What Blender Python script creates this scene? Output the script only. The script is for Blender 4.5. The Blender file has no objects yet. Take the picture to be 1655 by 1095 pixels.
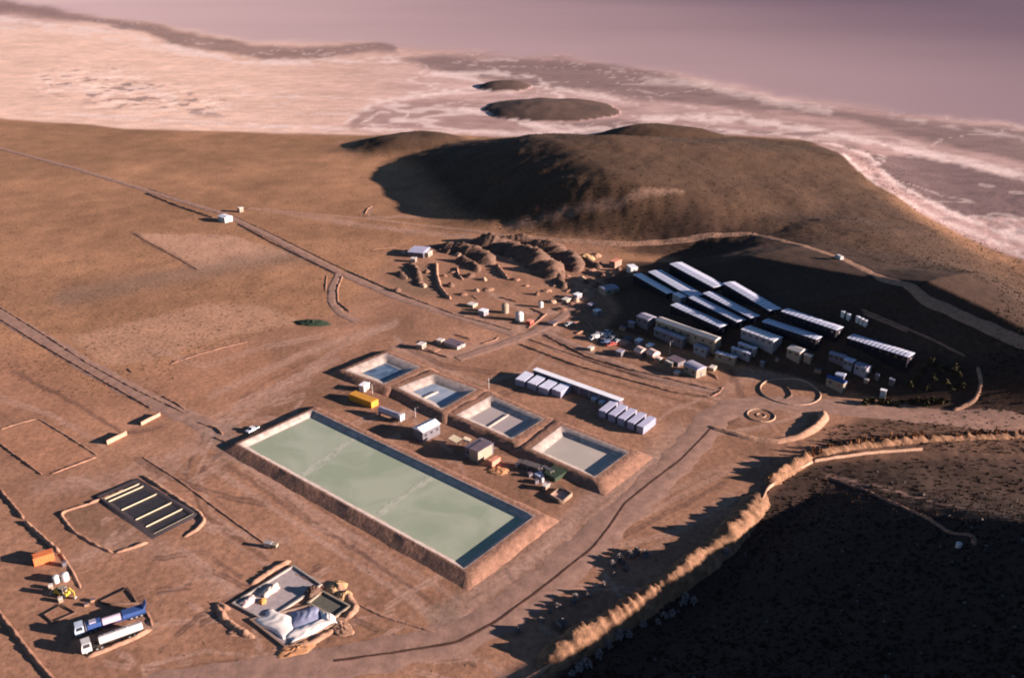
import bpy, math, random
import numpy as np

scene = bpy.context.scene
R = math.radians
random.seed(11)
import time; T0=time.time()
RNG = np.random.default_rng(11)

# ------------------------------------------------------------------ camera
CAM_H, PITCH, FOC, IW, IH = 160.0, R(23.5), 1450.0, 1655.0, 1095.0
cam_d = bpy.data.cameras.new('camera')
cam_d.sensor_width = 36.0
cam_d.lens = FOC / IW * 36.0
cam_d.clip_start = 1.0
cam_d.clip_end = 120000.0
cam = bpy.data.objects.new('camera', cam_d)
scene.collection.objects.link(cam)
cam.location = (0, 0, CAM_H)
cam.rotation_euler = (R(90) - PITCH, 0, 0)
scene.camera = cam

# ------------------------------------------------------------------ light
SUN_EL, SUN_OFF = R(13.0), R(12.0)            # elevation; how far the sun stands behind the picture plane
SUN_DIR = np.array([math.cos(SUN_OFF) * math.cos(SUN_EL), -math.sin(SUN_OFF) * math.cos(SUN_EL), math.sin(SUN_EL)])
world = bpy.data.worlds.new('World')
scene.world = world
world.use_nodes = True
wn = world.node_tree
bg = wn.nodes['Background']
sky = wn.nodes.new('ShaderNodeTexSky')
sky.sky_type = 'NISHITA'
sky.sun_disc = False
sky.sun_elevation = SUN_EL
sky.sun_rotation = math.atan2(SUN_DIR[0], SUN_DIR[1])
sky.altitude = 3500
sky.air_density = 1.0
sky.dust_density = 0.6
sky.ozone_density = 2.0
wn.links.new(sky.outputs[0], bg.inputs[0])
bg.inputs[1].default_value = 0.034
sun_d = bpy.data.lights.new('sun', 'SUN')
sun_d.energy = 5.0
sun_d.angle = R(0.53)
sun_d.color = (1.0, 0.79, 0.69)
sun = bpy.data.objects.new('sun', sun_d)
scene.collection.objects.link(sun)
from mathutils import Vector
sun.rotation_euler = Vector(SUN_DIR).to_track_quat('Z', 'Y').to_euler()
sun.location = tuple(SUN_DIR * 600)
vs = scene.view_settings
vs.view_transform = 'Standard'
vs.look = 'None'
vs.exposure = 1.75
vs.gamma = 1.0
vs.use_curve_mapping = False
scene.cycles.filter_width = 2.0

# ------------------------------------------------------------------ numpy helpers
def sstep(a, b, x):
    t = np.clip((x - a) / (b - a), 0, 1)
    return t * t * (3 - 2 * t)

def _hash(ix, iy, seed):
    h = (ix.astype(np.int64) * 374761393 + iy.astype(np.int64) * 668265263 + seed * 974711) & 0xFFFFFFFF
    h = ((h ^ (h >> 13)) * 1274126177) & 0xFFFFFFFF
    h = (h ^ (h >> 16)) & 0xFFFFFF
    return h / float(0xFFFFFF)

def vnoise(x, y, seed=0):
    ix, iy = np.floor(x), np.floor(y)
    fx, fy = x - ix, y - iy
    fx = fx * fx * (3 - 2 * fx); fy = fy * fy * (3 - 2 * fy)
    a = _hash(ix, iy, seed); b = _hash(ix + 1, iy, seed)
    c = _hash(ix, iy + 1, seed); d = _hash(ix + 1, iy + 1, seed)
    return (a + (b - a) * fx) * (1 - fy) + (c + (d - c) * fx) * fy

def fbm(x, y, scale, octv=4, seed=0, gain=0.5):
    s, a, t = 0.0, 1.0, 0.0
    f = 1.0 / scale
    for o in range(octv):
        s = s + a * vnoise(x * f + 17.3 * o, y * f - 9.1 * o, seed + o)
        t += a; a *= gain; f *= 2.03
    return s / t

# ------------------------------------------------------------------ terrain height
CP, SP = math.cos(PITCH), math.sin(PITCH)
RD, ND = np.array([0.571, -0.821]), np.array([0.821, 0.571])     # along the camp rows / up the camp hill

def bump(x, y, cx, cy, rx, ry, ang, h, p=1.0):
    c, s = math.cos(ang), math.sin(ang)
    u = ((x - cx) * c + (y - cy) * s) / rx
    v = (-(x - cx) * s + (y - cy) * c) / ry
    return h * np.exp(-(u * u + v * v) ** p)

def cone(x, y, cx, cy, h, slope, rnd, ax=1.0, ay=1.0):
    r = np.sqrt(((x - cx) / ax) ** 2 + ((y - cy) / ay) ** 2 + rnd * rnd) - rnd
    return np.maximum(h - slope * r, 0) 

def terrain(x, y):
    x = np.asarray(x, float); y = np.asarray(y, float)
    u = x * ND[0] + y * ND[1] - 273.0
    v = x * RD[0] + y * RD[1]
    wob = 10 * (fbm(v, v * 0, 55, 3, 5) - 0.5)
    # camp hill: two straight slopes up to a crest, plateau behind
    q = v - 1.066 * (np.minimum(u, 70) - 70)
    sh = np.interp(q, [-320, -300, -283, -250, -220, -190, -165, -150, -138, -125, -112], [-40, -30, -16, -5, 6, 24, 14, 6, -4, -10, -22])
    k = (70 + sh) / 70
    U = np.where(u < 70, (u + sh) / k, u)
    z = np.where(U < 45, 0.31 * U, 13.95 + 0.425 * (U - 45))
    z = np.where(U < 0, 0, z)
    z = np.where(U > 70, 24.575 - 13.5 * sstep(0, 130, U - 70), z) * k
    tap = sstep(-104, -124, q + wob * 0.5) * sstep(-345, -300, q + wob * 0.8)
    z = z * tap
    z = z * sstep(0, 75, 278 - x) * sstep(0, 90, 868 - y)      # falls to the shore
    z = np.maximum(z, 0)
    hl_ = HILLS(x, y)
    z = z + hl_
    # near hill that shades the lower right
    w = 0.75 * (x - 50) - 0.66 * (y - 202.6)
    e = 0.208 * x + 0.978 * y + 0.4 * np.maximum(x - 105, 0) + 12 * (fbm(x, y, 30, 3, 41) - 0.5)
    n = np.where(w < 100, 0.325 * np.maximum(w - 9, 0), 29.6 + 0.06 * (w - 100)) * sstep(298, 232, e)
    n = n - 1.5 * (fbm(x, y, 25, 3, 41) - 0.5) * sstep(0, 6, n)
    z = np.maximum(z, n)
    # roughness, kept off the levelled ground
    lev = np.clip(sstep(66, 90, u) * tap + sstep(70, 100, x) * sstep(292, 270, y) + sstep(1, 6, hl_), 0, 1)
    camp = sstep(-20, 0, u) * sstep(62, 52, u) * sstep(-400, -360, v) * sstep(-120, -160, v)
    z = z + (fbm(x, y, 38, 4, 1) - 0.5) * (1.3 * lev + 3.4 * sstep(1, 6, hl_)) * (1 - camp)
    z = z + (fbm(x, y, 5.0, 3, 2) - 0.5) * (0.16 + 0.35 * lev) * (1 - camp * 0.7) * sstep(1000, 500, y)
    return z

def HILLS(x, y):
    wob = 14 * (fbm(x, y, 70, 3, 9) - 0.5)
    xl = x + wob
    # main dome, steep on its left flank
    ye = y + wob
    top = 31.0 * sstep(-88, 44, xl + 0.34 * (y - 640)) * sstep(330, 60, xl - 0.3 * (y - 640))
    z = top * sstep(496, 575, ye + 0.30 * x) * sstep(850, 660, ye - 0.05 * x)
    # low spur on its far left, a knoll on its far right, two islets out on the salt
    z = np.maximum(z, bump(x, y, -84, 790, 50, 44, 0.1, 10.5, 1.6))
    z = np.maximum(z, bump(x, y, 132, 800, 60, 50, -0.1, 16.5, 1.6) )
    z = z + islet(x, y, 42, 985, 74, 72, 8.0) + islet(x, y, -10, 1165, 34, 42, 6.0)
    return z

def islet(x, y, cx, cy, rx, ry, h):
    if not np.any((np.abs(x - cx) < 1.4 * rx) & (np.abs(y - cy) < 1.4 * ry)): return 0.0 * x
    w = 0.35 * (fbm(x, y, 40, 3, 31) - 0.5)
    r = np.sqrt(((x - cx) / rx) ** 2 + ((y - cy) / ry) ** 2) + w
    return h * np.clip(1 - r * r, 0, 1) ** 0.8

# ------------------------------------------------------------------ picture point -> place on the ground
def ray(px, py):
    a = (np.asarray(px, float) - IW / 2) / FOC
    b = (IH / 2 - np.asarray(py, float)) / FOC
    return a, CP + b * SP, -SP + b * CP

def P(px, py, dz=0.0):
    """where the sight line through a photo pixel meets the terrain (raised by dz)"""
    px = np.atleast_1d(np.asarray(px, float)); py = np.atleast_1d(np.asarray(py, float))
    dx, dy, dzr = ray(px, py)
    ts = np.geomspace(90, 30000, 300)
    X = dx[:, None] * ts; Y = dy[:, None] * ts; Z = CAM_H + dzr[:, None] * ts
    below = Z < terrain(X, Y) + dz
    i = np.argmax(below, axis=1)
    i = np.maximum(i, 1)
    lo, hi = ts[i - 1], ts[i]
    for _ in range(14):
        mid = 0.5 * (lo + hi)
        b = CAM_H + dzr * mid < terrain(dx * mid, dy * mid) + dz
        hi = np.where(b, mid, hi); lo = np.where(b, lo, mid)
    return np.stack([dx * hi, dy * hi, CAM_H + dzr * hi], axis=1)

def P1(px, py, dz=0.0):
    return P(px, py, dz)[0]

def Z1(x, y):
    return float(terrain(np.array([x]), np.array([y]))[0])

def flat_uv(x, y):
    """ground place -> map coordinates used to lay out soils, shores and tracks"""
    ax = y * CP + CAM_H * SP
    return IW / 2 + FOC * x / ax, IH / 2 - FOC * (y * SP - CAM_H * CP) / ax
# ------------------------------------------------------------------ ground sheet
def tagk(o, kind):
    o['kind'] = kind
    return o

rows_py = np.concatenate([np.linspace(2300, 1130, 60)[:-1], np.arange(1130, -20, -1.8), np.linspace(-20, -80.5, 60)[1:]])
cols_px = np.concatenate([np.linspace(-5200, -120, 90)[:-1], np.arange(-120, 1775, 2.9), np.linspace(1775, 6800, 90)])
pxg, pyg = np.meshgrid(cols_px, rows_py)
dx, dy, dz = ray(pxg, pyg)
t = -CAM_H / dz
GX, GY = dx * t, dy * t
GZ = terrain(GX, GY)
nr, nc = GX.shape
gm = bpy.data.meshes.new('ground')
gm.vertices.add(nr * nc)
gm.vertices.foreach_set('co', np.stack([GX, GY, GZ], -1).astype(np.float32).ravel())
idx = np.arange(nr * nc).reshape(nr, nc)
quads = np.stack([idx[:-1, :-1], idx[:-1, 1:], idx[1:, 1:], idx[1:, :-1]], -1).reshape(-1, 4)
gm.loops.add(quads.size); gm.polygons.add(len(quads))
gm.loops.foreach_set('vertex_index', quads.ravel().astype(np.int32))
gm.polygons.foreach_set('loop_start', np.arange(0, quads.size, 4, dtype=np.int32))
gm.polygons.foreach_set('use_smooth', np.ones(len(quads), dtype=bool))
gm.update(calc_edges=True)
ground = bpy.data.objects.new('ground', gm)
scene.collection.objects.link(ground)
tagk(ground, 'structure')
# ------------------------------------------------------------------ soils, salt and tracks, laid out in map coordinates
UU, VV = flat_uv(GX, GY)
WX = UU + (fbm(UU, VV * 3, 60, 4, 51) - 0.5) * 44
WY = VV + (fbm(UU, VV * 3, 60, 4, 77) - 0.5) * 16
FX = UU + (fbm(UU, VV, 14, 3, 61) - 0.5) * 8
FY = VV + (fbm(UU, VV, 14, 3, 67) - 0.5) * 6

def d_lines(X, Y, pts, close=False):
    d = np.full(X.shape, 1e9)
    n = len(pts)
    for i in range(n if close else n - 1):
        ax_, ay_ = pts[i]; bx_, by_ = pts[(i + 1) % n]
        ex, ey = bx_ - ax_, by_ - ay_
        tt = np.clip(((X - ax_) * ex + (Y - ay_) * ey) / (ex * ex + ey * ey + 1e-9), 0, 1)
        d = np.minimum(d, np.hypot(X - ax_ - tt * ex, Y - ay_ - tt * ey))
    return d

def inside(X, Y, pts):
    r = np.zeros(X.shape, bool)
    n = len(pts)
    for i in range(n):
        x0, y0 = pts[i]; x1, y1 = pts[(i + 1) % n]
        if y0 == y1: continue
        c = ((y0 > Y) != (y1 > Y)) & (X < (x1 - x0) * (Y - y0) / (y1 - y0) + x0)
        r ^= c
    return r

def sub(X, Y, pts, pad):
    xs = [p[0] for p in pts]; ys = [p[1] for p in pts]
    return np.nonzero((X > min(xs) - pad) & (X < max(xs) + pad) & (Y > min(ys) - pad) & (Y < max(ys) + pad))

def poly(X, Y, pts, soft):
    m = np.zeros(X.shape)
    s_ = sub(X, Y, pts, soft + 1)
    x_, y_ = X[s_], Y[s_]
    d = d_lines(x_, y_, pts, True)
    d = np.where(inside(x_, y_, pts), d, -d)
    m[s_] = sstep(-soft, soft, d)
    return m

def line(X, Y, pts, w, soft=None):
    soft = w * 0.6 if soft is None else soft
    m = np.zeros(X.shape)
    s_ = sub(X, Y, pts, w + soft + 1)
    d = d_lines(X[s_], Y[s_], pts)
    m[s_] = 1 - sstep(max(w / 2 - soft, 0), w / 2 + soft, d)
    return m

COL = np.zeros(GX.shape + (3,))
def paint(mask, col, a=1.0):
    global COL
    k = np.clip(mask * a, 0, 1)[..., None]
    COL = COL * (1 - k) + np.array(col) * k

LAND = [(-9000, 190), (-400, 182), (0, 192), (200, 207), (530, 217), (900, 223), (1200, 220), (1290, 229), (1350, 262), (1400, 300),
        (1480, 347), (1560, 386), (1655, 421), (2100, 560), (9000, 2300), (9000, 9000), (-9000, 9000)]
LX = UU + (fbm(UU, VV * 2, 50, 3, 81) - 0.5) * 10
LY = VV + (fbm(UU, VV * 2, 50, 3, 83) - 0.5) * 5
land = poly(LX, LY, LAND, 2.0)
LAKE = [(-9000, -200), (-900, -60), (0, 5), (260, 45), (420, 76), (560, 72), (690, 84), (800, 92), (930, 96), (1010, 108), (1110, 124), (1240, 152),
        (1400, 178), (1560, 196), (1700, 212), (2200, 300), (9000, 1400), (9000, -300)]
lake_m = poly(WX, WY, LAKE, 2.0)

# salt pans
big = fbm(GX, GY, 260, 5, 3)
COL[:] = (0.42, 0.28, 0.26)
paint(sstep(0.45, 0.75, big), (0.51, 0.355, 0.33), 0.9)
paint(sstep(0.52, 0.30, fbm(GX, GY, 120, 5, 13)), (0.32, 0.21, 0.195), 0.7)
paint(sstep(900, 300, UU) * sstep(10, 60, VV), (0.74, 0.51, 0.40), 0.85)  # warm glow at the far left painted into the salt colour
mud = (0.21, 0.135, 0.125)
paint(poly(WX, WY, [(-900, -62), (0, 4), (260, 44), (420, 76), (640, 70), (640, 84), (420, 100), (290, 76), (180, 42), (0, 24), (-900, -30)], 5), mud, 0.85)
paint(poly(WX, WY, [(640, 98), (720, 90), (830, 93), (1000, 102), (1110, 128), (1250, 160), (1400, 182), (1700, 216), (2300, 330), (2300, 380), (1655, 262), (1480, 222),
                    (1330, 190), (1150, 172), (1050, 160), (960, 150), (870, 140), (800, 128), (700, 115)], 7), (0.19, 0.128, 0.122), 0.9)
paint(poly(FX, FY, [(1395, 255), (1480, 252), (1560, 268), (1655, 292), (2300, 470), (2300, 560), (1655, 352), (1560, 352), (1465, 318)], 4), (0.155, 0.102, 0.102), 0.92)
paint(poly(FX, FY, [(560, 205), (590, 176), (690, 158), (780, 165), (840, 190), (880, 214)], 5), (0.33, 0.215, 0.20), 0.85)
paint(poly(FX, FY, [(880, 200), (1000, 192), (1060, 205), (1000, 212)], 4), (0.22, 0.15, 0.14), 0.8)
NSALT = sstep(0.25, 0.5, fbm(UU, VV * 3, 26, 3, 91))
white = (0.74, 0.60, 0.56)
SX = UU + (fbm(UU, VV * 2.5, 9, 4, 161) - 0.5) * 14; SY = VV + (fbm(UU, VV * 2.5, 9, 4, 167) - 0.5) * 7
COL *= (0.80 + 0.40 * fbm(UU * .35, VV * 4, 16, 4, 171))[..., None]
for pts, w, a in [
    ([(-700, -15), (0, 32), (90, 42), (190, 52), (300, 82), (400, 101), (520, 100), (640, 96)], 9, .95),
    ([(0, 45), (120, 52), (250, 78), (330, 92)], 8, .6),
    ([(100, 140), (170, 150), (230, 142), (280, 158)], 10, .6),
    ([(330, 182), (352, 172), (372, 168), (390, 172)], 5, .6), ([(290, 190), (330, 180), (350, 178)], 4, .5),
    ([(60, 182), (200, 190), (420, 204), (560, 208), (900, 217)], 6, .75),
    ([(560, 196), (600, 168), (660, 158), (730, 148), (800, 140), (760, 128), (700, 118)], 8, .95),
    ([(590, 196), (612, 182), (662, 180), (650, 196), (600, 204)], 5, .8),
    ([(700, 120), (800, 118), (850, 124), (900, 142), (990, 160), (1030, 166)], 9, .85),
    ([(745, 177), (800, 182), (840, 198), (900, 214), (990, 218)], 7, .9),
    ([(840, 200), (920, 205), (950, 216)], 6, .7),
    ([(1040, 193), (1160, 192), (1260, 202), (1370, 222), (1470, 244), (1570, 264), (1660, 286), (1900, 350), (2400, 490)], 14, .97),
    ([(1000, 205), (1120, 210), (1260, 216), (1350, 240)], 8, .8),
    ([(1340, 235), (1400, 258), (1440, 300), (1530, 342), (1600, 366), (1680, 400), (2100, 540)], 9, .9),
    ([(1360, 262), (1420, 316), (1520, 356), (1600, 388), (1655, 412)], 9, .8),
    ([(1520, 352), (1590, 350), (1655, 356)], 4, .6),
    ([(1040, 130), (1120, 134), (1230, 160), (1340, 180)], 14, .55),
    ([(1440, 188), (1560, 208), (1680, 228)], 8, .4),
    ([(780, 97), (815, 96), (835, 100)], 4, .5), ([(640, 165), (700, 150), (760, 143)], 5, .6), ([(400, 190), (470, 182), (540, 184), (600, 178)], 4, .45)]:
    paint(line(SX, SY, pts, w * .85, w * 0.42) * NSALT, white, a * .78)
chn = np.abs(fbm(GX, GY, 330, 5, 191, 0.55) - 0.5)
zone = poly(UU, VV, [(420, 110), (700, 100), (1050, 118), (1400, 180), (1700, 240), (2300, 400), (2300, 700), (1655, 430), (1400, 300), (1300, 225), (500, 222), (300, 200)], 20)
paint((1 - sstep(0.004, 0.016, chn)) * zone * (1 - .6 * sstep(1000, 1400, UU)), white, .6)
paint((1 - sstep(0.002, 0.010, np.abs(fbm(GX, GY, 180, 5, 193, 0.55) - 0.5))) * sstep(0, 40, VV), white, .35)
for k_, (cx, cy, rx, ry) in enumerate([(1140, 214, 40, 4), (1296, 217, 27, 3), (1230, 214, 22, 3), (1375, 243, 15, 6), (905, 64, 9, 1.5), (1030, 70, 34, 2), (200, 44, 24, 3), (1415, 293, 10, 5)]):
    paint(1 - sstep(0.7, 1.1, np.hypot((FX - cx) / rx, (FY - cy) / ry)), (0.26, 0.18, 0.17), 0.85)
# puddled rough salt
rough_salt = poly(UU, VV, [(60, 120), (170, 108), (270, 135), (380, 160), (360, 190), (210, 180), (60, 150)], 18)
rz = fbm(GX, GY, 16, 3, 19)
paint(rough_salt * sstep(0.58, 0.68, rz), (0.84, 0.66, 0.56), 0.9)
paint(rough_salt * sstep(0.36, 0.28, rz), (0.28, 0.20, 0.18), 0.9)

# dry land
g1 = fbm(GX, GY, 60, 5, 21); g2 = fbm(GX, GY, 9, 4, 23)
soil = np.stack([0.300 + 0 * g1, 0.160 + 0 * g1, 0.090 + 0 * g1], -1)
soil *= (0.58 + 0.84 * g1)[..., None] * (0.80 + 0.40 * g2)[..., None]
grassy = (1 - sstep(-20, 20, d_lines(UU, VV, [(0, 0)]) * 0 + (VV - (560 - 0.10 * UU)))) 
olive = np.array((0.215, 0.122, 0.066))
gmask = np.clip(sstep(400, 260, VV + 0.05 * UU) * 0.45 + sstep(1, 5, HILLS(GX, GY)) * 0.5, 0, 1) * sstep(0.3, 0.6, fbm(GX, GY, 30, 4, 27))
soil = soil * (1 - gmask[..., None]) + olive * gmask[..., None]
k_ = land[..., None]
COL = COL * (1 - k_) + soil * k_
hl = HILLS(GX, GY)
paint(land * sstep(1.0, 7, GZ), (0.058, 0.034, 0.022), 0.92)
camp_shade = sstep(0.2, 1.6, GZ) * poly(UU, VV, [(960, 420), (1100, 380), (1700, 520), (1650, 720), (1400, 650), (1100, 610), (930, 560)], 10)
paint(sstep(0.25, 0.7, islet(GX, GY, 42, 985, 74, 72, 8.0) + islet(GX, GY, -10, 1165, 34, 42, 6.0)), (0.085, 0.055, 0.045), 1)
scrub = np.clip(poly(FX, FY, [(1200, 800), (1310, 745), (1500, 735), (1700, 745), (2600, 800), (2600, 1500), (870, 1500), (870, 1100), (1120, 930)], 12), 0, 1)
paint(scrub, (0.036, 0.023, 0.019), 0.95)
paint(poly(FX, FY, [(1330, 690), (1400, 668), (1600, 650), (1560, 580), (1650, 560), (2300, 700), (2300, 900), (1500, 740), (1330, 745)], 10), (0.075, 0.045, 0.035), 0.8)
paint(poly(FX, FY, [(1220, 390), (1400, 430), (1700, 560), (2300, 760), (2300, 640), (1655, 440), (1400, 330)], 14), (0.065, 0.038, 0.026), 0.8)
# levelled, driven-on dirt of the works
dirt = poly(FX, FY, [(-900, 820), (0, 560), (160, 640), (330, 560), (560, 500), (640, 405), (760, 385), (980, 400), (1010, 470), (960, 540), (1100, 600), (1300, 600), (1400, 660),
                     (1310, 745), (1230, 800), (1120, 930), (860, 1110), (600, 1700), (-1500, 2600)], 14)
dcol = np.array((0.268, 0.144, 0.094))[None, None] * (0.42 + 1.16 * fbm(GX, GY, 26, 6, 33, 0.6))[..., None]
dcol = dcol * (0.90 + 0.2 * fbm(GX, GY, 3.0, 3, 35))[..., None]
COL = COL * (1 - dirt[..., None] * 0.85) + dcol * dirt[..., None] * 0.85
orange = (0.37, 0.185, 0.110)
paint(poly(WX, WY, [(215, 600), (330, 560), (420, 560), (470, 600), (330, 660), (290, 650)], 20), orange, 0.55)
paint(poly(WX, WY, [(-50, 540), (60, 560), (230, 650), (170, 720), (0, 660)], 25), orange, 0.45)
pale = (0.42, 0.245, 0.165)
paint(poly(FX, FY, [(215, 376), (375, 381), (480, 411), (322, 438)], 2.0), pale, 0.95)
paint(poly(FX, FY, [(110, 545), (330, 492), (420, 492), (500, 520), (360, 545), (240, 585), (170, 590)], 4), pale, 0.6)
paint(poly(FX, FY, [(0, 694), (62, 676), (158, 736), (72, 766), (-5, 720)], 4), orange, 0.6)
dark = (0.12, 0.066, 0.05)
paint(line(FX, FY, [(215, 376), (322, 438)], 5, 2), dark, 0.55)
paint(line(WX, WY, [(100, 480), (320, 440), (480, 412)], 22, 14), (0.22, 0.14, 0.10), 0.7)
paint(poly(FX, FY, [(655, 428), (700, 428), (710, 480), (655, 475), (625, 455)], 6), (0.20, 0.125, 0.085), 0.7)
paint(poly(FX, FY, [(105, 822), (160, 800), (240, 858), (235, 878), (185, 890), (120, 852)], 4), (0.20, 0.115, 0.075), 0.7)
NT = 0.6 + 0.6 * fbm(UU, VV, 30, 3, 97); NR = sstep(0.25, 0.5, fbm(UU, VV, 18, 3, 95))
track = (0.37, 0.23, 0.175)
for pts, w, a in [
    ([(300, 668), (350, 700), (420, 770), (520, 850), (640, 930), (700, 1000)], 16, .4),
    ([(345, 700), (250, 760), (150, 780), (60, 790)], 24, .35),
    ([(340, 640), (470, 580), (560, 545), (640, 520)], 10, .5),
    ([(400, 660), (470, 620), (545, 580)], 8, .45),
    ([(640, 560), (700, 580), (780, 560), (850, 545), (900, 530)], 14, .5),
    ([(830, 535), (900, 500), (930, 470)], 10, .45),
    ([(430, 340), (600, 365), (760, 385)], 7, .5),
    ([(590, 345), (600, 335), (598, 350), (680, 350)], 3, .6),
    ([(130, 900), (200, 870), (300, 900), (420, 1000), (500, 1060)], 30, .3),
    ([(700, 1000), (560, 900), (480, 850), (330, 750)], 6, .5),
    ([(710, 1030), (600, 985), (470, 940), (380, 880), (230, 760)], 4, .55),
    ([(760, 960), (860, 900), (960, 800), (1060, 740)], 22, .35),
    ([(1160, 640), (1200, 610), (1290, 600)], 18, .4),
    ([(1150, 690), (1200, 650), (1280, 655), (1400, 650), (1550, 665), (1700, 690)], 12, .5),
    ([(1200, 680), (1200, 655), (1230, 645), (1270, 660), (1300, 680), (1270, 705)], 10, .45),
    ([(1180, 800), (1100, 850), (1040, 900)], 10, .3),
    ([(1010, 830), (1150, 760), (1240, 740)], 8, .35),
    ([(1340, 770), (1450, 810), (1545, 868)], 7, .5),
    ([(820, 375), (1000, 378), (1100, 372)], 5, .3)]:
    paint(line(FX, FY, pts, w, w * 0.45) * NT, track, a * 1.35)
for pts, w, a in [                                               # wheel ruts
    ([(420, 745), (560, 850), (700, 945), (745, 985)], 3, .5), ([(400, 760), (540, 865), (690, 965), (740, 1010)], 3, .5),
    ([(760, 1000), (880, 925), (980, 830), (1060, 765)], 3, .4), ([(745, 980), (860, 905), (950, 830), (1050, 750)], 3, .4),
    ([(300, 1075), (500, 1050), (690, 1020)], 3, .4), ([(210, 800), (330, 790), (430, 880)], 2.5, .3),
    ([(480, 600), (400, 650), (330, 690)], 3, .4), ([(560, 560), (460, 600), (390, 645)], 3, .4), ([(880, 560), (1000, 600), (1130, 640)], 3, .5)]:
    paint(line(FX, FY, pts, w, w * 0.5) * NR, dark, a * 1.3)
paint(poly(UU, VV, [(1270, 590), (1560, 590), (1580, 640), (1420, 640), (1330, 620)], 8), (0.17, 0.10, 0.072), 0.7)

for k, (pts, w) in enumerate([
    ([(880, 541), (960, 578), (1060, 606), (1165, 632)], 0)] * 7):
    o_ = [-9, -3, 5, 12, 20, 29, 38][k]
    paint(line(FX, FY, [(x_ - o_ * .2, y_ + o_) for x_, y_ in pts], 4.0, 1.8) * NT, [dark, track, dark, track, pale, dark, track][k], .55)
for k, (pts, w) in enumerate([
    ([(372, 735), (500, 820), (640, 908), (742, 968)], 9), ([(360, 742), (480, 826), (620, 915), (720, 985)], 3), ([(350, 752), (470, 838), (610, 930), (715, 1000)], 3),
    ([(925, 850), (860, 905), (790, 960), (740, 1000)], 8), ([(945, 850), (880, 905), (800, 970), (730, 1015)], 3.5), ([(960, 856), (900, 905), (820, 975)], 3),
    ([(1060, 738), (1010, 790), (950, 842)], 8), ([(1080, 742), (1020, 800), (970, 850)], 3),
    ([(340, 690), (400, 650), (480, 605), (560, 552), (640, 520)], 5), ([(352, 700), (420, 655), (500, 612)], 3), ([(330, 700), (300, 760), (330, 830), (430, 900)], 5), ([(340, 705), (320, 765), (345, 830), (440, 895)], 3),
    ([(260, 960), (330, 930), (400, 960), (420, 1050)], 7), ([(250, 900), (330, 890), (390, 930)], 4), ([(240, 1075), (330, 1050), (420, 1062), (560, 1045)], 6),
    ([(1050, 690), (1090, 660), (1150, 640)], 6), ([(1120, 720), (1180, 680), (1200, 640), (1180, 600)], 10), ([(1160, 700), (1230, 690), (1300, 668), (1400, 655)], 6),
    ([(1000, 850), (1060, 820), (1150, 770), (1230, 745)], 5), ([(1010, 862), (1080, 826), (1170, 778)], 3), ([(990, 880), (1040, 870), (1110, 850), (1190, 800)], 4),
    ([(640, 545), (700, 590), (780, 620), (850, 600), (880, 570)], 6), ([(650, 555), (720, 590), (800, 600)], 3), ([(790, 470), (850, 500), (900, 500), (960, 470)], 5), ([(700, 500), (780, 515), (850, 530)], 4),
    ([(20, 600), (120, 650), (200, 700), (260, 690)], 6), ([(0, 640), (90, 670), (170, 720)], 3), ([(240, 560), (330, 590), (420, 560), (520, 540)], 5)]):
    c_ = track if k % 3 != 1 else dark
    for q_ in ((0,) if w > 5 else (0, 5)):
        paint(line(FX, FY, [(a_, b_ + q_) for a_, b_ in pts], w if w > 5 else 3.4, w * .45 if w > 5 else 1.3) * NT, c_, .72)
rr_ = random.Random(3)
NZ = [sstep(.3, .5, fbm(UU, VV, 20, 3, 200 + k)) for k in range(3)]
for k in range(52):                                              # stray wheel tracks over the yard
    x0_, y0_ = rr_.uniform(60, 900), rr_.uniform(620, 1080)
    an = rr_.choice([rr_.gauss(.55, .15), rr_.gauss(-.5, .2)]); L_ = rr_.uniform(80, 260); bend = rr_.uniform(-.5, .5)
    pts = [(x0_ + L_ * f * math.cos(an + bend * f), y0_ + L_ * f * math.sin(an + bend * f) * .8) for f in (0, .25, .5, .75, 1)]
    c_ = track if rr_.random() < .6 else dark
    for o_ in (0, 6):
        paint(line(FX, FY, [(a_, b_ + o_) for a_, b_ in pts], 3.8, 1.5) * NZ[k % 3], c_, .8)
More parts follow.
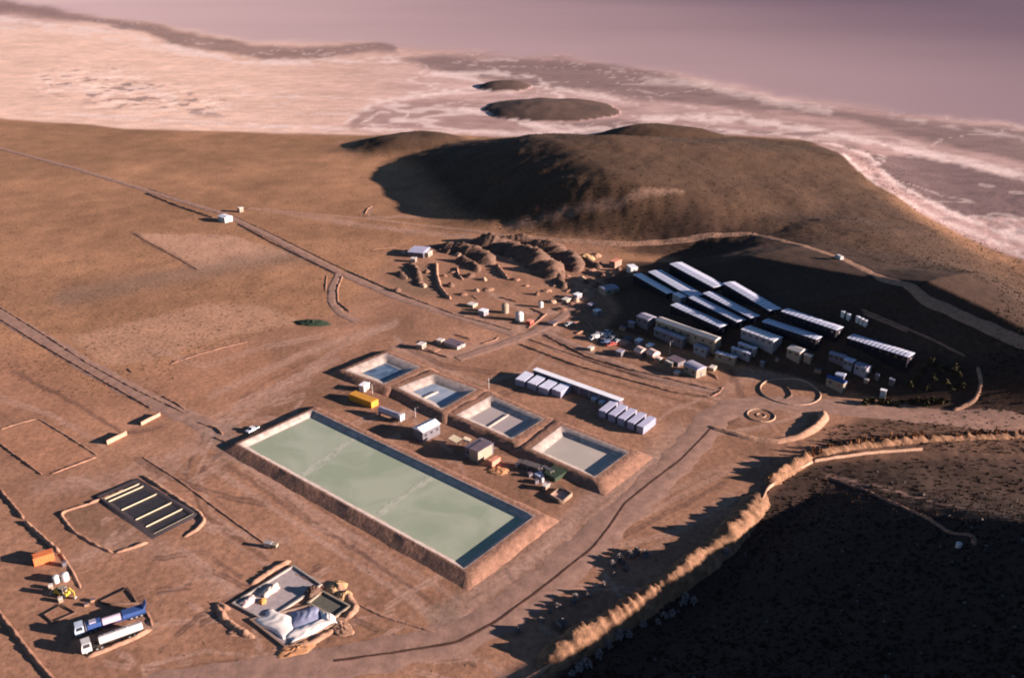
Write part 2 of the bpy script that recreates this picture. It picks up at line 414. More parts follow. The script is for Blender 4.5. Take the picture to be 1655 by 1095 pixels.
BANKS = [
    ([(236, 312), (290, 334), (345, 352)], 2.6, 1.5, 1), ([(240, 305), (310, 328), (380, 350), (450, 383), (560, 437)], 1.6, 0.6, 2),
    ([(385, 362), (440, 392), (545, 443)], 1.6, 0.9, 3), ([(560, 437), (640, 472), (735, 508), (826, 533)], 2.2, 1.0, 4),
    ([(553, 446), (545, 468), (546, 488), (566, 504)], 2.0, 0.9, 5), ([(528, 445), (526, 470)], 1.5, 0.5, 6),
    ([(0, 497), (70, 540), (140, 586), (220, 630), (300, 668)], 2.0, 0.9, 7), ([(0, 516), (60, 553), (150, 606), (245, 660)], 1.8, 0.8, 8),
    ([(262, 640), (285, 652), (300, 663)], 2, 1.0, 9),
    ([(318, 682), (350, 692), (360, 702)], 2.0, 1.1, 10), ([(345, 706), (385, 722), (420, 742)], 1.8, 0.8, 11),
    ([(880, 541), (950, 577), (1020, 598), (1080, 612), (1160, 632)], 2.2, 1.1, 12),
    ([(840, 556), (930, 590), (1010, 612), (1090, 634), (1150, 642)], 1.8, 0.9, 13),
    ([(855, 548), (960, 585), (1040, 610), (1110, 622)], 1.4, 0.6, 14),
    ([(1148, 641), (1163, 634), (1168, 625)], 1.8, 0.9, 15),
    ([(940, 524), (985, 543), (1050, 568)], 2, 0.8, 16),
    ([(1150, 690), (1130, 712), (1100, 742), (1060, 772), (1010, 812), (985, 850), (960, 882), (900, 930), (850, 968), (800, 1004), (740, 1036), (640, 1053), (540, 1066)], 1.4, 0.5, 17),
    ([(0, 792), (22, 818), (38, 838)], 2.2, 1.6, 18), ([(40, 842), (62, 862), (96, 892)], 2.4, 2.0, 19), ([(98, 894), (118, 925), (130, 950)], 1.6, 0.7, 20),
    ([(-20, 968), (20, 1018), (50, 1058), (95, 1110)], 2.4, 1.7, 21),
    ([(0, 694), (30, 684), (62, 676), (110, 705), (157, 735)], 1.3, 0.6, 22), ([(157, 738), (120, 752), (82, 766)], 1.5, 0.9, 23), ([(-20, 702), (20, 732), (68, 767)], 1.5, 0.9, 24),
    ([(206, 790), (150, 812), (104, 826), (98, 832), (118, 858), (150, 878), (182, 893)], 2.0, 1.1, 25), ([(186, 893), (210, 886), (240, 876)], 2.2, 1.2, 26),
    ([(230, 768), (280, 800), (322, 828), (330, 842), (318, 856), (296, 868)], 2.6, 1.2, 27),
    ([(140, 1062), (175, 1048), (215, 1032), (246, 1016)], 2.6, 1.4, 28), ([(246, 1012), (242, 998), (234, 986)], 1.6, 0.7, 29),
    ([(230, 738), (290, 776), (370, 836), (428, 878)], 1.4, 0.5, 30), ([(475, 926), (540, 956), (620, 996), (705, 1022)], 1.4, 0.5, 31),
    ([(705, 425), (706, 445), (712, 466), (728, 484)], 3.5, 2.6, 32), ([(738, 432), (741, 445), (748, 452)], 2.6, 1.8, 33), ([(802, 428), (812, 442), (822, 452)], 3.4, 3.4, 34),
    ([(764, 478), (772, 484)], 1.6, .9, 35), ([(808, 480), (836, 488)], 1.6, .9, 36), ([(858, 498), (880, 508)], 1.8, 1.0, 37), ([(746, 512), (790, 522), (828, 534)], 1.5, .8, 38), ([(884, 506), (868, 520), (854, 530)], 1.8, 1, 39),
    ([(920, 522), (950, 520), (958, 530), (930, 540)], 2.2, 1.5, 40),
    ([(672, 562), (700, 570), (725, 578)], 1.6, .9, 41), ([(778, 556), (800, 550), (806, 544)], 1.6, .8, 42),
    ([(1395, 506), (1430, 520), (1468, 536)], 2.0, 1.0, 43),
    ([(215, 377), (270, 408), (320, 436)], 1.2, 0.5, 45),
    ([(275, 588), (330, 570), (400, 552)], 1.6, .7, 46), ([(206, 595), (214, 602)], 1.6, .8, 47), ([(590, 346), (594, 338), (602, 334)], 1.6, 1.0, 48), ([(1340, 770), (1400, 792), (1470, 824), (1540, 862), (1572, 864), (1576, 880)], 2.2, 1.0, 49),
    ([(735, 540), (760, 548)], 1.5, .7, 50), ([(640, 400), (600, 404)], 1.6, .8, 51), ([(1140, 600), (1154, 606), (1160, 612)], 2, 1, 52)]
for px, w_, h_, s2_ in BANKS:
    paint(line(FX, FY, [(a_ - 1.5, b_ + 1.0) for a_, b_ in px], 2.6, 1.4) * (0.5 + 0.5 * NR), dark, 0.6)  # bank shadows painted as dark lines along their down-left side
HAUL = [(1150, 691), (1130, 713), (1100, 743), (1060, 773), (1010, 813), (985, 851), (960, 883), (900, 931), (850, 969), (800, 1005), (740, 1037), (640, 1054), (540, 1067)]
paint(camp_shade, (0.062, 0.036, 0.026), 0.92)  # camp hill's shade deepened in the soil colour, beyond its dark scrub cover
paint(line(FX, FY, HAUL, 4.2, 1.8) * (0.6 + 0.4 * NR), (0.085, 0.046, 0.035), 0.9)  # dark line along the haul road, beneath the ribbon
paint(line(FX, FY, [(720, 1002), (790, 950), (880, 890), (960, 810), (1050, 745), (1100, 700)], 34, 18), (0.34, 0.225, 0.18), 0.5)
paint(poly(WX, WY, [(325, 690), (380, 680), (420, 735), (350, 740)], 14), (0.25, 0.17, 0.14), 0.7)
paint(poly(WX, WY, [(690, 985), (740, 960), (760, 1010), (700, 1030)], 12), (0.22, 0.155, 0.12), 0.6)
def set_colour(me, col):
    at = me.color_attributes.new('soil', 'FLOAT_COLOR', 'POINT')
    at.data.foreach_set('color', np.concatenate([col.reshape(-1, 3), np.ones((col.reshape(-1, 3).shape[0], 1))], 1).astype(np.float32).ravel())
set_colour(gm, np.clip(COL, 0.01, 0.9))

def N(nt, kind, **kw):
    n = nt.nodes.new(kind)
    for a, b in kw.items(): setattr(n, a, b)
    return n

def ground_material():
    m = bpy.data.materials.new('earth_and_salt'); m.use_nodes = True
    nt = m.node_tree; b = nt.nodes['Principled BSDF']
    b.inputs['Roughness'].default_value = 0.95
    b.inputs['Specular IOR Level'].default_value = 0.15
    at = N(nt, 'ShaderNodeAttribute', attribute_name='soil')
    geo = N(nt, 'ShaderNodeNewGeometry')
    n1 = N(nt, 'ShaderNodeTexNoise'); n1.inputs['Scale'].default_value = 0.55; n1.inputs['Detail'].default_value = 7; n1.inputs['Roughness'].default_value = 0.62
    n2 = N(nt, 'ShaderNodeTexNoise'); n2.inputs['Scale'].default_value = 0.06; n2.inputs['Detail'].default_value = 5
    for n in (n1, n2): nt.links.new(geo.outputs['Position'], n.inputs['Vector'])
    mr = N(nt, 'ShaderNodeMapRange'); mr.inputs[1].default_value = 0.3; mr.inputs[2].default_value = 0.7; mr.inputs[3].default_value = 0.70; mr.inputs[4].default_value = 1.26
    mr2 = N(nt, 'ShaderNodeMapRange'); mr2.inputs[1].default_value = 0.3; mr2.inputs[2].default_value = 0.7; mr2.inputs[3].default_value = 0.88; mr2.inputs[4].default_value = 1.12
    nt.links.new(n1.outputs[0], mr.inputs[0]); nt.links.new(n2.outputs[0], mr2.inputs[0])
    mu = N(nt, 'ShaderNodeMath', operation='MULTIPLY')
    nt.links.new(mr.outputs[0], mu.inputs[0]); nt.links.new(mr2.outputs[0], mu.inputs[1])
    sc = N(nt, 'ShaderNodeVectorMath', operation='SCALE')
    nt.links.new(at.outputs['Color'], sc.inputs[0]); nt.links.new(mu.outputs[0], sc.inputs['Scale'])
    nt.links.new(sc.outputs[0], b.inputs['Base Color'])
    bp = N(nt, 'ShaderNodeBump'); bp.inputs['Strength'].default_value = 0.5; bp.inputs['Distance'].default_value = 0.22
    nt.links.new(n1.outputs[0], bp.inputs['Height'])
    nt.links.new(bp.outputs[0], b.inputs['Normal'])
    return m
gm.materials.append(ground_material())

# ------------------------------------------------------------------ the shallow salt lake
lm4 = np.minimum(np.minimum(lake_m[:-1, :-1], lake_m[:-1, 1:]), np.minimum(lake_m[1:, 1:], lake_m[1:, :-1])).reshape(-1) > 0.5
lq = quads[lm4]
used, inv = np.unique(lq.ravel(), return_inverse=True)
lme = bpy.data.meshes.new('lake')
co = np.stack([GX, GY, np.where(VV < 60, 0.1, 0.06) + 0 * GX], -1).reshape(-1, 3)[used]
lme.vertices.add(len(used)); lme.vertices.foreach_set('co', co.astype(np.float32).ravel())
lme.loops.add(lq.size); lme.polygons.add(len(lq))
lme.loops.foreach_set('vertex_index', inv.astype(np.int32)); lme.polygons.foreach_set('loop_start', np.arange(0, lq.size, 4, dtype=np.int32))
lme.polygons.foreach_set('use_smooth', np.ones(len(lq), dtype=bool)); lme.update(calc_edges=True)
lx, ly = co[:, 0], co[:, 1]
deep = sstep(-1700, 1900, lx + 0.12 * ly + 700 * (fbm(lx, ly, 1400, 4, 71) - 0.5))  # sky's bright-left to dim-right gradient painted into the lake colour
streak = fbm(lx * 0.35 + ly * 0.12, ly, 420, 5, 73)
lc = np.array((0.66, 0.48, 0.46))[None] * (1 - deep[:, None]) + np.array((0.150, 0.096, 0.125))[None] * deep[:, None]
lc = lc * (0.9 + 0.2 * streak)[:, None]
edge = poly(WX, WY, LAKE, 16.0).reshape(-1)[used]
edge = sstep(0.5, 1.0, edge)[:, None]
lc = lc * edge + COL.reshape(-1, 3)[used] * (1 - edge)
set_colour(lme, lc)
lake = bpy.data.objects.new('lake', lme); scene.collection.objects.link(lake); tagk(lake, 'structure')
m = bpy.data.materials.new('brine'); m.use_nodes = True
b = m.node_tree.nodes['Principled BSDF']
at = N(m.node_tree, 'ShaderNodeAttribute', attribute_name='soil')
m.node_tree.links.new(at.outputs['Color'], b.inputs['Base Color'])
b.inputs['Roughness'].default_value = 0.6
b.inputs['Specular IOR Level'].default_value = 0.2
lme.materials.append(m)
# ------------------------------------------------------------------ materials
MATS = {}
def mat(name, col, rough=0.85, var=0.22, scale=0.6, metal=0.0, bump=0.0, spec=0.3):
    if name in MATS: return MATS[name]
    m = bpy.data.materials.new(name); m.use_nodes = True
    nt = m.node_tree; b = nt.nodes['Principled BSDF']
    b.inputs['Roughness'].default_value = rough; b.inputs['Metallic'].default_value = metal
    b.inputs['Specular IOR Level'].default_value = spec
    geo = N(nt, 'ShaderNodeNewGeometry')
    n = N(nt, 'ShaderNodeTexNoise'); n.inputs['Scale'].default_value = scale; n.inputs['Detail'].default_value = 6; n.inputs['Roughness'].default_value = 0.65
    nt.links.new(geo.outputs['Position'], n.inputs['Vector'])
    mr = N(nt, 'ShaderNodeMapRange'); mr.inputs[1].default_value = 0.3; mr.inputs[2].default_value = 0.7
    mr.inputs[3].default_value = 1 - var; mr.inputs[4].default_value = 1 + var * 0.6
    nt.links.new(n.outputs[0], mr.inputs[0])
    sc = N(nt, 'ShaderNodeVectorMath', operation='SCALE')
    sc.inputs[0].default_value = col
    nt.links.new(mr.outputs[0], sc.inputs['Scale'])
    nt.links.new(sc.outputs[0], b.inputs['Base Color'])
    if bump:
        bp = N(nt, 'ShaderNodeBump'); bp.inputs['Distance'].default_value = bump
        nt.links.new(n.outputs[0], bp.inputs['Height']); nt.links.new(bp.outputs[0], b.inputs['Normal'])
    MATS[name] = m
    return m

earth = mat('bank_earth', (0.27, 0.15, 0.105), 0.95, 0.35, 0.5, bump=0.3, spec=0.1)
pale_earth = mat('pale_earth', (0.35, 0.205, 0.14), 0.95, 0.3, 0.5, bump=0.3, spec=0.1)
sand = mat('yellow_sand', (0.46, 0.30, 0.16), 0.95, 0.3, 0.5, bump=0.3, spec=0.1)
tracksoil = mat('track_soil', (0.29, 0.18, 0.14), 0.95, 0.3, 0.25, bump=0.12, spec=0.1)
spoil = mat('spoil_grey', (0.15, 0.092, 0.068), 0.95, 0.4, 0.35, bump=0.5, spec=0.1)
liner_white = mat('white_liner', (0.44, 0.36, 0.32), 0.6, 0.42, 0.5)
liner_black = mat('black_liner', (0.035, 0.032, 0.036), 0.5, 0.3, 0.4)
roof_white = mat('roof_white', (0.62, 0.66, 0.80), 0.5, 0.12, 0.3)
roof_bright = mat('roof_bright', (0.78, 0.80, 0.86), 0.5, 0.10, 0.3)
roof_grey = mat('roof_grey', (0.30, 0.29, 0.38), 0.55, 0.2, 0.3)
roof_cream = mat('roof_cream', (0.60, 0.54, 0.50), 0.6, 0.12, 0.2)
roof_dark = mat('roof_dark', (0.13, 0.10, 0.125), 0.6, 0.2, 0.4)
seam_m = mat('roof_seam', (0.20, 0.20, 0.26), 0.6, 0.1, 0.4)
wall_cream = mat('wall_cream', (0.27, 0.225, 0.17), 0.8, 0.12, 0.5)
wall_white = mat('wall_white', (0.24, 0.235, 0.26), 0.7, 0.12, 0.5)
wall_grey = mat('wall_grey', (0.13, 0.12, 0.135), 0.8, 0.2, 0.5)
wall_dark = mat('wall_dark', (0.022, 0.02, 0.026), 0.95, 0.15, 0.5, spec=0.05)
wall_tan = mat('wall_tan', (0.25, 0.17, 0.125), 0.9, 0.2, 0.5)
glass = mat('window_glass', (0.03, 0.035, 0.045), 0.15, 0.1, 1.0, spec=0.5)
door_m = mat('door_grey', (0.16, 0.15, 0.16), 0.6, 0.15, 1.0)
steel = mat('steel_grey', (0.36, 0.35, 0.36), 0.45, 0.2, 0.8, metal=0.3)
white_paint = mat('white_paint', (0.50, 0.49, 0.49), 0.45, 0.08, 0.8)
orange_paint = mat('orange_paint', (0.60, 0.17, 0.06), 0.5, 0.15, 0.6)
amber_paint = mat('amber_paint', (0.55, 0.26, 0.035), 0.5, 0.15, 0.6)
blue_paint = mat('blue_paint', (0.035, 0.075, 0.22), 0.45, 0.12, 0.8)
yellow_paint = mat('yellow_paint', (0.62, 0.42, 0.05), 0.5, 0.15, 0.8)
pink_paint = mat('pink_paint', (0.60, 0.25, 0.17), 0.6, 0.15, 0.8)
red_paint = mat('red_paint', (0.40, 0.08, 0.06), 0.5, 0.15, 0.8)
green_dark = mat('green_tarpaulin', (0.03, 0.05, 0.03), 0.7, 0.3, 0.8)
rubber = mat('rubber', (0.02, 0.02, 0.02), 0.8, 0.2, 2.0)
concrete = mat('concrete', (0.34, 0.30, 0.27), 0.9, 0.2, 0.5, bump=0.05)
timber = mat('timber', (0.30, 0.19, 0.11), 0.8, 0.25, 1.2)
stripe_cream = mat('divider_cream', (0.40, 0.35, 0.25), 0.8, 0.12, 0.6)
stone_m = mat('dry_stone', (0.42, 0.28, 0.20), 0.95, 0.3, 0.9, bump=0.25, spec=0.1)
leaf_gold = mat('dry_foliage', (0.28, 0.15, 0.08), 0.9, 0.4, 0.7, spec=0.1)
leaf_dark = mat('dark_foliage', (0.055, 0.05, 0.028), 0.9, 0.4, 0.7, spec=0.1)
leaf_pale = mat('pale_foliage', (0.26, 0.22, 0.21), 0.9, 0.35, 0.9, spec=0.1)
bark = mat('bark', (0.14, 0.09, 0.06), 0.95, 0.2, 2.0)

# ------------------------------------------------------------------ mesh helpers
class MB:
    def __init__(s): s.v = []; s.f = []
    def add(s, vs, fs):
        o = len(s.v); s.v += [tuple(map(float, q)) for q in vs]; s.f += [tuple(o + i for i in f) for f in fs]; return s
    def box(s, x0, x1, y0, y1, z0, z1):
        return s.add([(x0, y0, z0), (x1, y0, z0), (x1, y1, z0), (x0, y1, z0), (x0, y0, z1), (x1, y0, z1), (x1, y1, z1), (x0, y1, z1)],
                     [(0, 3, 2, 1), (4, 5, 6, 7), (0, 1, 5, 4), (1, 2, 6, 5), (2, 3, 7, 6), (3, 0, 4, 7)])
    def quadbox(s, q, z0, z1):
        vs = [(x, y, z0) for x, y in q] + [(x, y, z1) for x, y in q]
        n = len(q)
        return s.add(vs, [tuple(range(n))[::-1], tuple(range(n, 2 * n))] + [(i, (i + 1) % n, n + (i + 1) % n, n + i) for i in range(n)])
    def cyl(s, p0, p1, r0, r1=None, n=12, cap=True):
        r1 = r0 if r1 is None else r1
        a, b = Vector(p0), Vector(p1); d = (b - a).normalized()
        u = d.orthogonal().normalized(); w = d.cross(u)
        vs = []
        for q, r in ((a, r0), (b, r1)):
            for i in range(n):
                t = 2 * math.pi * i / n
                vs.append(q + u * (r * math.cos(t)) + w * (r * math.sin(t)))
        fs = [(i, (i + 1) % n, n + (i + 1) % n, n + i) for i in range(n)]
        if cap: fs += [tuple(range(n))[::-1], tuple(range(n, 2 * n))]
        return s.add(vs, fs)
    def bar(s, p0, p1, w):
        return s.cyl(p0, p1, w, n=4)
    def gable(s, x0, x1, y0, y1, z0, z1, over=0.25):
        ym = (y0 + y1) / 2
        a, b, c, d = x0 - over, x1 + over, y0 - over, y1 + over
        t = 0.12
        return s.add([(a, c, z0), (b, c, z0), (b, ym, z1), (a, ym, z1), (a, d, z0), (b, d, z0),
                      (a, c, z0 - t), (b, c, z0 - t), (b, d, z0 - t), (a, d, z0 - t)],
                     [(0, 1, 2, 3), (3, 2, 5, 4), (0, 3, 4, 9, 6), (1, 7, 8, 5, 2), (0, 6, 7, 1), (4, 5, 8, 9), (6, 9, 8, 7)])
    def vault(s, x0, x1, y0, y1, z0, h, n=10):
        ym, r = (y0 + y1) / 2, (y1 - y0) / 2
        vs = []
        for x in (x0, x1):
            for i in range(n + 1):
                t = math.pi * i / n
                vs.append((x, ym - r * math.cos(t), z0 + h * math.sin(t)))
        k = n + 1
        return s.add(vs, [(i, k + i, k + i + 1, i + 1) for i in range(n)] + [tuple(range(k)), tuple(range(2 * k - 1, k - 1, -1)), (0, n, k + n, k)])
    def build(s, name, m, parent=None, smooth=False):
        me = bpy.data.meshes.new(name); me.from_pydata(s.v, [], s.f); me.update()
        if smooth: me.polygons.foreach_set('use_smooth', [True] * len(me.polygons))
        me.materials.append(m)
        o = bpy.data.objects.new(name, me); scene.collection.objects.link(o)
        if parent: o.parent = parent
        return o

def np_mesh(name, V, F, m, parent=None, smooth=False):
    me = bpy.data.meshes.new(name)
    F = np.asarray(F); k = F.shape[1]
    me.vertices.add(len(V)); me.vertices.foreach_set('co', np.asarray(V, np.float32).ravel())
    me.loops.add(F.size); me.polygons.add(len(F))
    me.loops.foreach_set('vertex_index', F.ravel().astype(np.int32)); me.polygons.foreach_set('loop_start', np.arange(0, F.size, k, dtype=np.int32))
    if smooth: me.polygons.foreach_set('use_smooth', np.ones(len(F), dtype=bool))
    me.update(calc_edges=True); me.materials.append(m)
    o = bpy.data.objects.new(name, me); scene.collection.objects.link(o)
    if parent: o.parent = parent
    return o

def tag(o, label, cat, group=None):
    o['label'] = label; o['category'] = cat
    if group: o['group'] = group
    return o

def thing(name, label, cat, loc=(0, 0, 0), rz=0.0, group=None):
    o = bpy.data.objects.new(name, None); o.empty_display_size = 0.5
    scene.collection.objects.link(o)
    o.location = tuple(map(float, loc)); o.rotation_euler = (0, 0, rz)
    return tag(o, label, cat, group)

def copy_thing(src, loc, rz, label, group=None, scale=None):
    r = src.copy(); scene.collection.objects.link(r); r.location = tuple(map(float, loc)); r.rotation_euler = (0, 0, rz)
    if scale: r.scale = scale
    r['label'] = label
    if group: r['group'] = group
    for ch in list(src.children):
        c = ch.copy(); scene.collection.objects.link(c); c.parent = r
        for g_ in list(ch.children):
            d_ = g_.copy(); scene.collection.objects.link(d_); d_.parent = c
    return r

def resample(pts, step):
    pts = np.asarray(pts, float)
    seg = np.hypot(*np.diff(pts[:, :2], axis=0).T); L = np.concatenate([[0], np.cumsum(seg)])
    n = max(2, int(L[-1] / step) + 1)
    s_ = np.linspace(0, L[-1], n)
    out = np.stack([np.interp(s_, L, pts[:, i]) for i in range(2)], 1)
    # soften the corners
    for _ in range(2):
        if n > 4: out[1:-1] = 0.5 * out[1:-1] + 0.25 * (out[:-2] + out[2:])
    return out, s_

def normals2(c):
    t = np.gradient(c, axis=0); t /= np.linalg.norm(t, axis=1)[:, None] + 1e-9
    return np.stack([-t[:, 1], t[:, 0]], 1)

def ribbon(name, px, width, m, lift=0.07, step=1.5, ragged=0.25, seed=0):
    w3 = P([p[0] for p in px], [p[1] for p in px])
    c, s_ = resample(w3, step); nn = normals2(c)
    k = 7; off = np.linspace(-0.5, 0.5, k)
    V = []
    for i, o_ in enumerate(off):
        wv = width * o_ * (1 + ragged * (fbm(s_, s_ * 0 + i * 9, 6, 3, seed + 5) - 0.5) * (abs(o_) > 0.4) * 2)
        q = c + nn * wv[:, None]
        d = np.hypot(q[:, 0], q[:, 1])
        z = terrain(q[:, 0], q[:, 1]) + (lift + 0.00025 * d) * (1 if abs(o_) < 0.45 else 0.1)
        V.append(np.column_stack([q, z]))
    V = np.stack(V, 1); n = len(c)
    idx_ = np.arange(n * k).reshape(n, k)
    F = np.stack([idx_[:-1, :-1], idx_[1:, :-1], idx_[1:, 1:], idx_[:-1, 1:]], -1).reshape(-1, 4)[:, ::-1]
    return np_mesh(name, V.reshape(-1, 3), F, m, smooth=True)

def ridge(name, px, width, height, m, step=1.0, seed=0, rough=0.35, flat=0.25, closed=False, taper=True, hprof=None, parent=None, world=None, asym=0.0, wav=None):
    """bank of loose earth along a line on the ground"""
    w3 = P([p[0] for p in px], [p[1] for p in px]) if world is None else np.asarray(world, float)
    if closed: w3 = np.vstack([w3, w3[:1]])
    c, s_ = resample(w3, step); nn = normals2(c); n = len(c)
    hh = height * (1 - rough + 2 * rough * fbm(s_, s_ * 0 + seed * 3.3, wav or max(2.5, width * 0.9), 3, seed + 15))
    if hprof is not None: hh = hh * np.interp(np.linspace(0, 1, n), np.linspace(0, 1, len(hprof)), hprof)
    ww = width * (0.85 + 0.3 * fbm(s_, s_ * 0 + 5, 4, 3, seed + 25))
    if taper and not closed:
        tp = np.clip(np.minimum(s_, s_[-1] - s_) / (width * 0.6 + 0.3), 0.0, 1) ** 0.7
        hh = hh * tp; ww = ww * (0.35 + 0.65 * tp)
    prof = [(-0.5, -0.12), (-0.33, 0.5), (-flat / 2, 0.97), (flat / 2, 1.0), (0.33, 0.5), (0.5, -0.12)]
    V = []
    for j, (o_, q_) in enumerate(prof):
        jj = (fbm(s_, s_ * 0 + 7 * j, 1.3, 3, seed + 35 + (j if not wav else j * 0)) - 0.5 + (fbm(s_, s_ * 0 + 7 * j, 1.0, 2, seed + 55 + j) - 0.5) * (0.3 if wav else 0.6)) * rough
        q = c + nn * ((o_ + (asym if 0 < j < 5 else 0) + jj * 0.25) * ww)[:, None]
        z = terrain(q[:, 0], q[:, 1]) + hh * (q_ + (jj if 0 < j < 5 else 0))
        V.append(np.column_stack([q, z]))
    V = np.stack(V, 1); k = len(prof)
    idx_ = np.arange(n * k).reshape(n, k)
    F = np.stack([idx_[:-1, :-1], idx_[1:, :-1], idx_[1:, 1:], idx_[:-1, 1:]], -1).reshape(-1, 4)[:, ::-1]
    return np_mesh(name, V.reshape(-1, 3), F, m, parent=parent)

def frame3(p0, p1, p2, h):
    """roof corners in the photo at height h -> origin on the ground, heading, length, depth"""
    a, b, c = P([p0[0], p1[0], p2[0]], [p0[1], p1[1], p2[1]], h)
    L = math.hypot(b[0] - a[0], b[1] - a[1]); rz = math.atan2(b[1] - a[1], b[0] - a[0])
    dep = abs(-(c[0] - b[0]) * math.sin(rz) + (c[1] - b[1]) * math.cos(rz))
    mx, my = (a[0] + b[0]) / 2, (a[1] + b[1]) / 2
    cx, cy = mx - math.sin(rz) * dep / 2, my + math.cos(rz) * dep / 2
    ux, uy = math.cos(rz), math.sin(rz)
    zs = [Z1(cx + ux * L * i / 2 - uy * dep * j / 2, cy + uy * L * i / 2 + ux * dep * j / 2) for i in (-1, 0, 1) for j in (-1, 1)]
    return (cx, cy, sum(zs) / len(zs)), rz, L, dep, min(zs) - sum(zs) / len(zs)

PANE = {}
def pane_mesh(w, h):
    key = (round(w, 2), round(h, 2))
    if key not in PANE:
        me = bpy.data.meshes.new('window'); me.from_pydata([(-w / 2, 0, -h / 2), (w / 2, 0, -h / 2), (w / 2, 0, h / 2), (-w / 2, 0, h / 2),
            (-w / 2, .06, -h / 2), (w / 2, .06, -h / 2), (w / 2, .06, h / 2), (-w / 2, .06, h / 2)], [],
            [(0, 1, 2, 3), (0, 4, 5, 1), (1, 5, 6, 2), (2, 6, 7, 3), (3, 7, 4, 0)]); me.materials.append(glass); PANE[key] = me
    return PANE[key]

def window(parent, x, y, z, rz=0.0, w=1.1, h=0.9):
    o = bpy.data.objects.new('window', pane_mesh(w, h)); scene.collection.objects.link(o)
    o.parent = parent; o.location = (x, y, z); o.rotation_euler = (0, 0, rz); return o

def door(parent, x, y, rz=0.0, w=0.95, h=2.05, m=None):
    o = MB().box(-w / 2, w / 2, -0.05, 0.05, 0.02, h).build('door', m or door_m, parent); o.location = (x, y, 0); o.rotation_euler = (0, 0, rz); return o

def hut(name, label, cat, p0, p1, p2, h=3.2, roof='low', wm=None, rm=None, ribs=0, windows=0, group=None, over=0.15, doors=1, rise=0.5):
    wm = wm or wall_white; rm = rm or roof_white
    loc, rz, L, D, zlow = frame3(p0, p1, p2, h)
    t = thing(name, label, cat, loc, rz, group)
    x0, x1, y0, y1 = -L / 2, L / 2, -D / 2, D / 2
    zb = zlow - 0.5
    MB().box(x0, x1, y0, y1, zb, h - 0.12).build('wall', wm, t)
    rf = MB()
    if roof == 'flat':
        rf.box(x0 - over, x1 + over, y0 - over, y1 + over, h - 0.12, h + 0.06)
        r = rf.build('roof', rm, t)
    elif roof == 'vault':
        rf.vault(x0 - over, x1 + over, y0 - over, y1 + over, h - 0.15, rise)
        r = rf.build('roof', rm, t, smooth=False)
    else:
        g_ = rise if roof == 'gable' else min(0.35, D * 0.06)
        rf.gable(x0, x1, y0, y1, h, h + g_, over)
        r = rf.build('roof', rm, t)
    if ribs:
        rb = MB(); g_ = 0.0 if roof in ('flat', 'vault') else (rise if roof == 'gable' else min(0.35, D * 0.06))
        for i in range(1, ribs):
            x = x0 + L * i / ribs
            if roof == 'flat': rb.box(x - .09, x + .09, y0 - over, y1 + over, h + 0.063, h + 0.14)
            else:
                for sy, (ya, yb) in ((-1, (y0 - over, 0)), (1, (0, y1 + over))):
                    za, zb_ = (h, h + g_) if sy < 0 else (h + g_, h)
                    rb.add([(x - .09, ya, za + .01), (x + .09, ya, za + .01), (x + .09, yb, zb_ + .01), (x - .09, yb, zb_ + .01),
                            (x - .09, ya, za + .09), (x + .09, ya, za + .09), (x + .09, yb, zb_ + .09), (x - .09, yb, zb_ + .09)],
                           [(4, 5, 6, 7), (0, 1, 5, 4), (1, 2, 6, 5), (2, 3, 7, 6), (3, 0, 4, 7)])
        rb.build('seam', seam_m, r)['kind'] = 'stuff'
    for i in range(windows):
        x = x0 + L * (i + 0.5) / windows
        window(t, x, y0 - 0.03, h * 0.58)
    if doors:
        door(t, x1 + 0.03, 0.0, R(90))
    return t
# ------------------------------------------------------------------ roads and earth banks (setting)
def road(px, w, seed=0, m=None): return tagk(ribbon('road', px, w, m or tracksoil, seed=seed), 'structure')
def bank(px, w, h, m=None, seed=0, **kw):
    o = ridge('earth_bank', px, w * .62, h * .45, m or earth, seed=seed, **{**dict(rough=.65, wav=1.8, step=.8, flat=.15), **kw}); return tagk(o, 'structure')

road([(-160, 190), (0, 240), (120, 272), (240, 309), (360, 345), (430, 379), (550, 441), (640, 480), (740, 512), (830, 540)], 5.5, 1)
road([(-200, 385), (0, 508), (90, 560), (150, 597), (230, 640), (290, 668), (335, 688)], 8.5, 2)
road([(400, 337), (500, 346), (600, 354), (700, 366), (800, 379), (900, 388), (1000, 394), (1100, 388), (1160, 380), (1215, 378)], 4.5, 3, pale_earth)
road([(1215, 378), (1290, 395), (1360, 418), (1430, 452), (1500, 487), (1580, 522), (1660, 558), (1800, 625)], 4.5, 4, pale_earth)
road([(548, 440), (536, 466), (536, 490), (552, 508), (578, 520)], 4.5, 5)
road([(1800, 710), (1655, 690), (1500, 672), (1400, 664), (1330, 655), (1250, 650), (1190, 655), (1150, 675), (1120, 720), (1065, 775), (985, 850), (900, 930), (810, 995), (720, 1035), (600, 1060), (430, 1085), (280, 1110), (100, 1150)], 12, 6)
road([(880, 536), (960, 572), (1060, 612), (1130, 628), (1175, 632)], 4.0, 7)
road([(740, 580), (800, 560), (860, 538), (905, 515), (925, 495)], 6, 8)

tagk(ribbon('ditch', HAUL, 1.0, mat('ditch_dark', (.085, .046, .035), .95, .4, .5, spec=.05), lift=.13, ragged=1.4, seed=17, step=1.0), 'structure')  # flat dark strip laid along the haul road
# low windrows graded up beside the tracks
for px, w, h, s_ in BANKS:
    if s_ == 17: continue                  # that one is only a dark strip on the ground
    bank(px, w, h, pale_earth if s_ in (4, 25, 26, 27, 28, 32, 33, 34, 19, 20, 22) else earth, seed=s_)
bank([(1580, 592), (1586, 622), (1577, 645), (1556, 657), (1538, 664)], 2.4, 1.6, pale_earth, 60)
bank([(1392, 500), (1460, 528), (1530, 560), (1560, 575)], 1.5, 0.8, earth, 61)
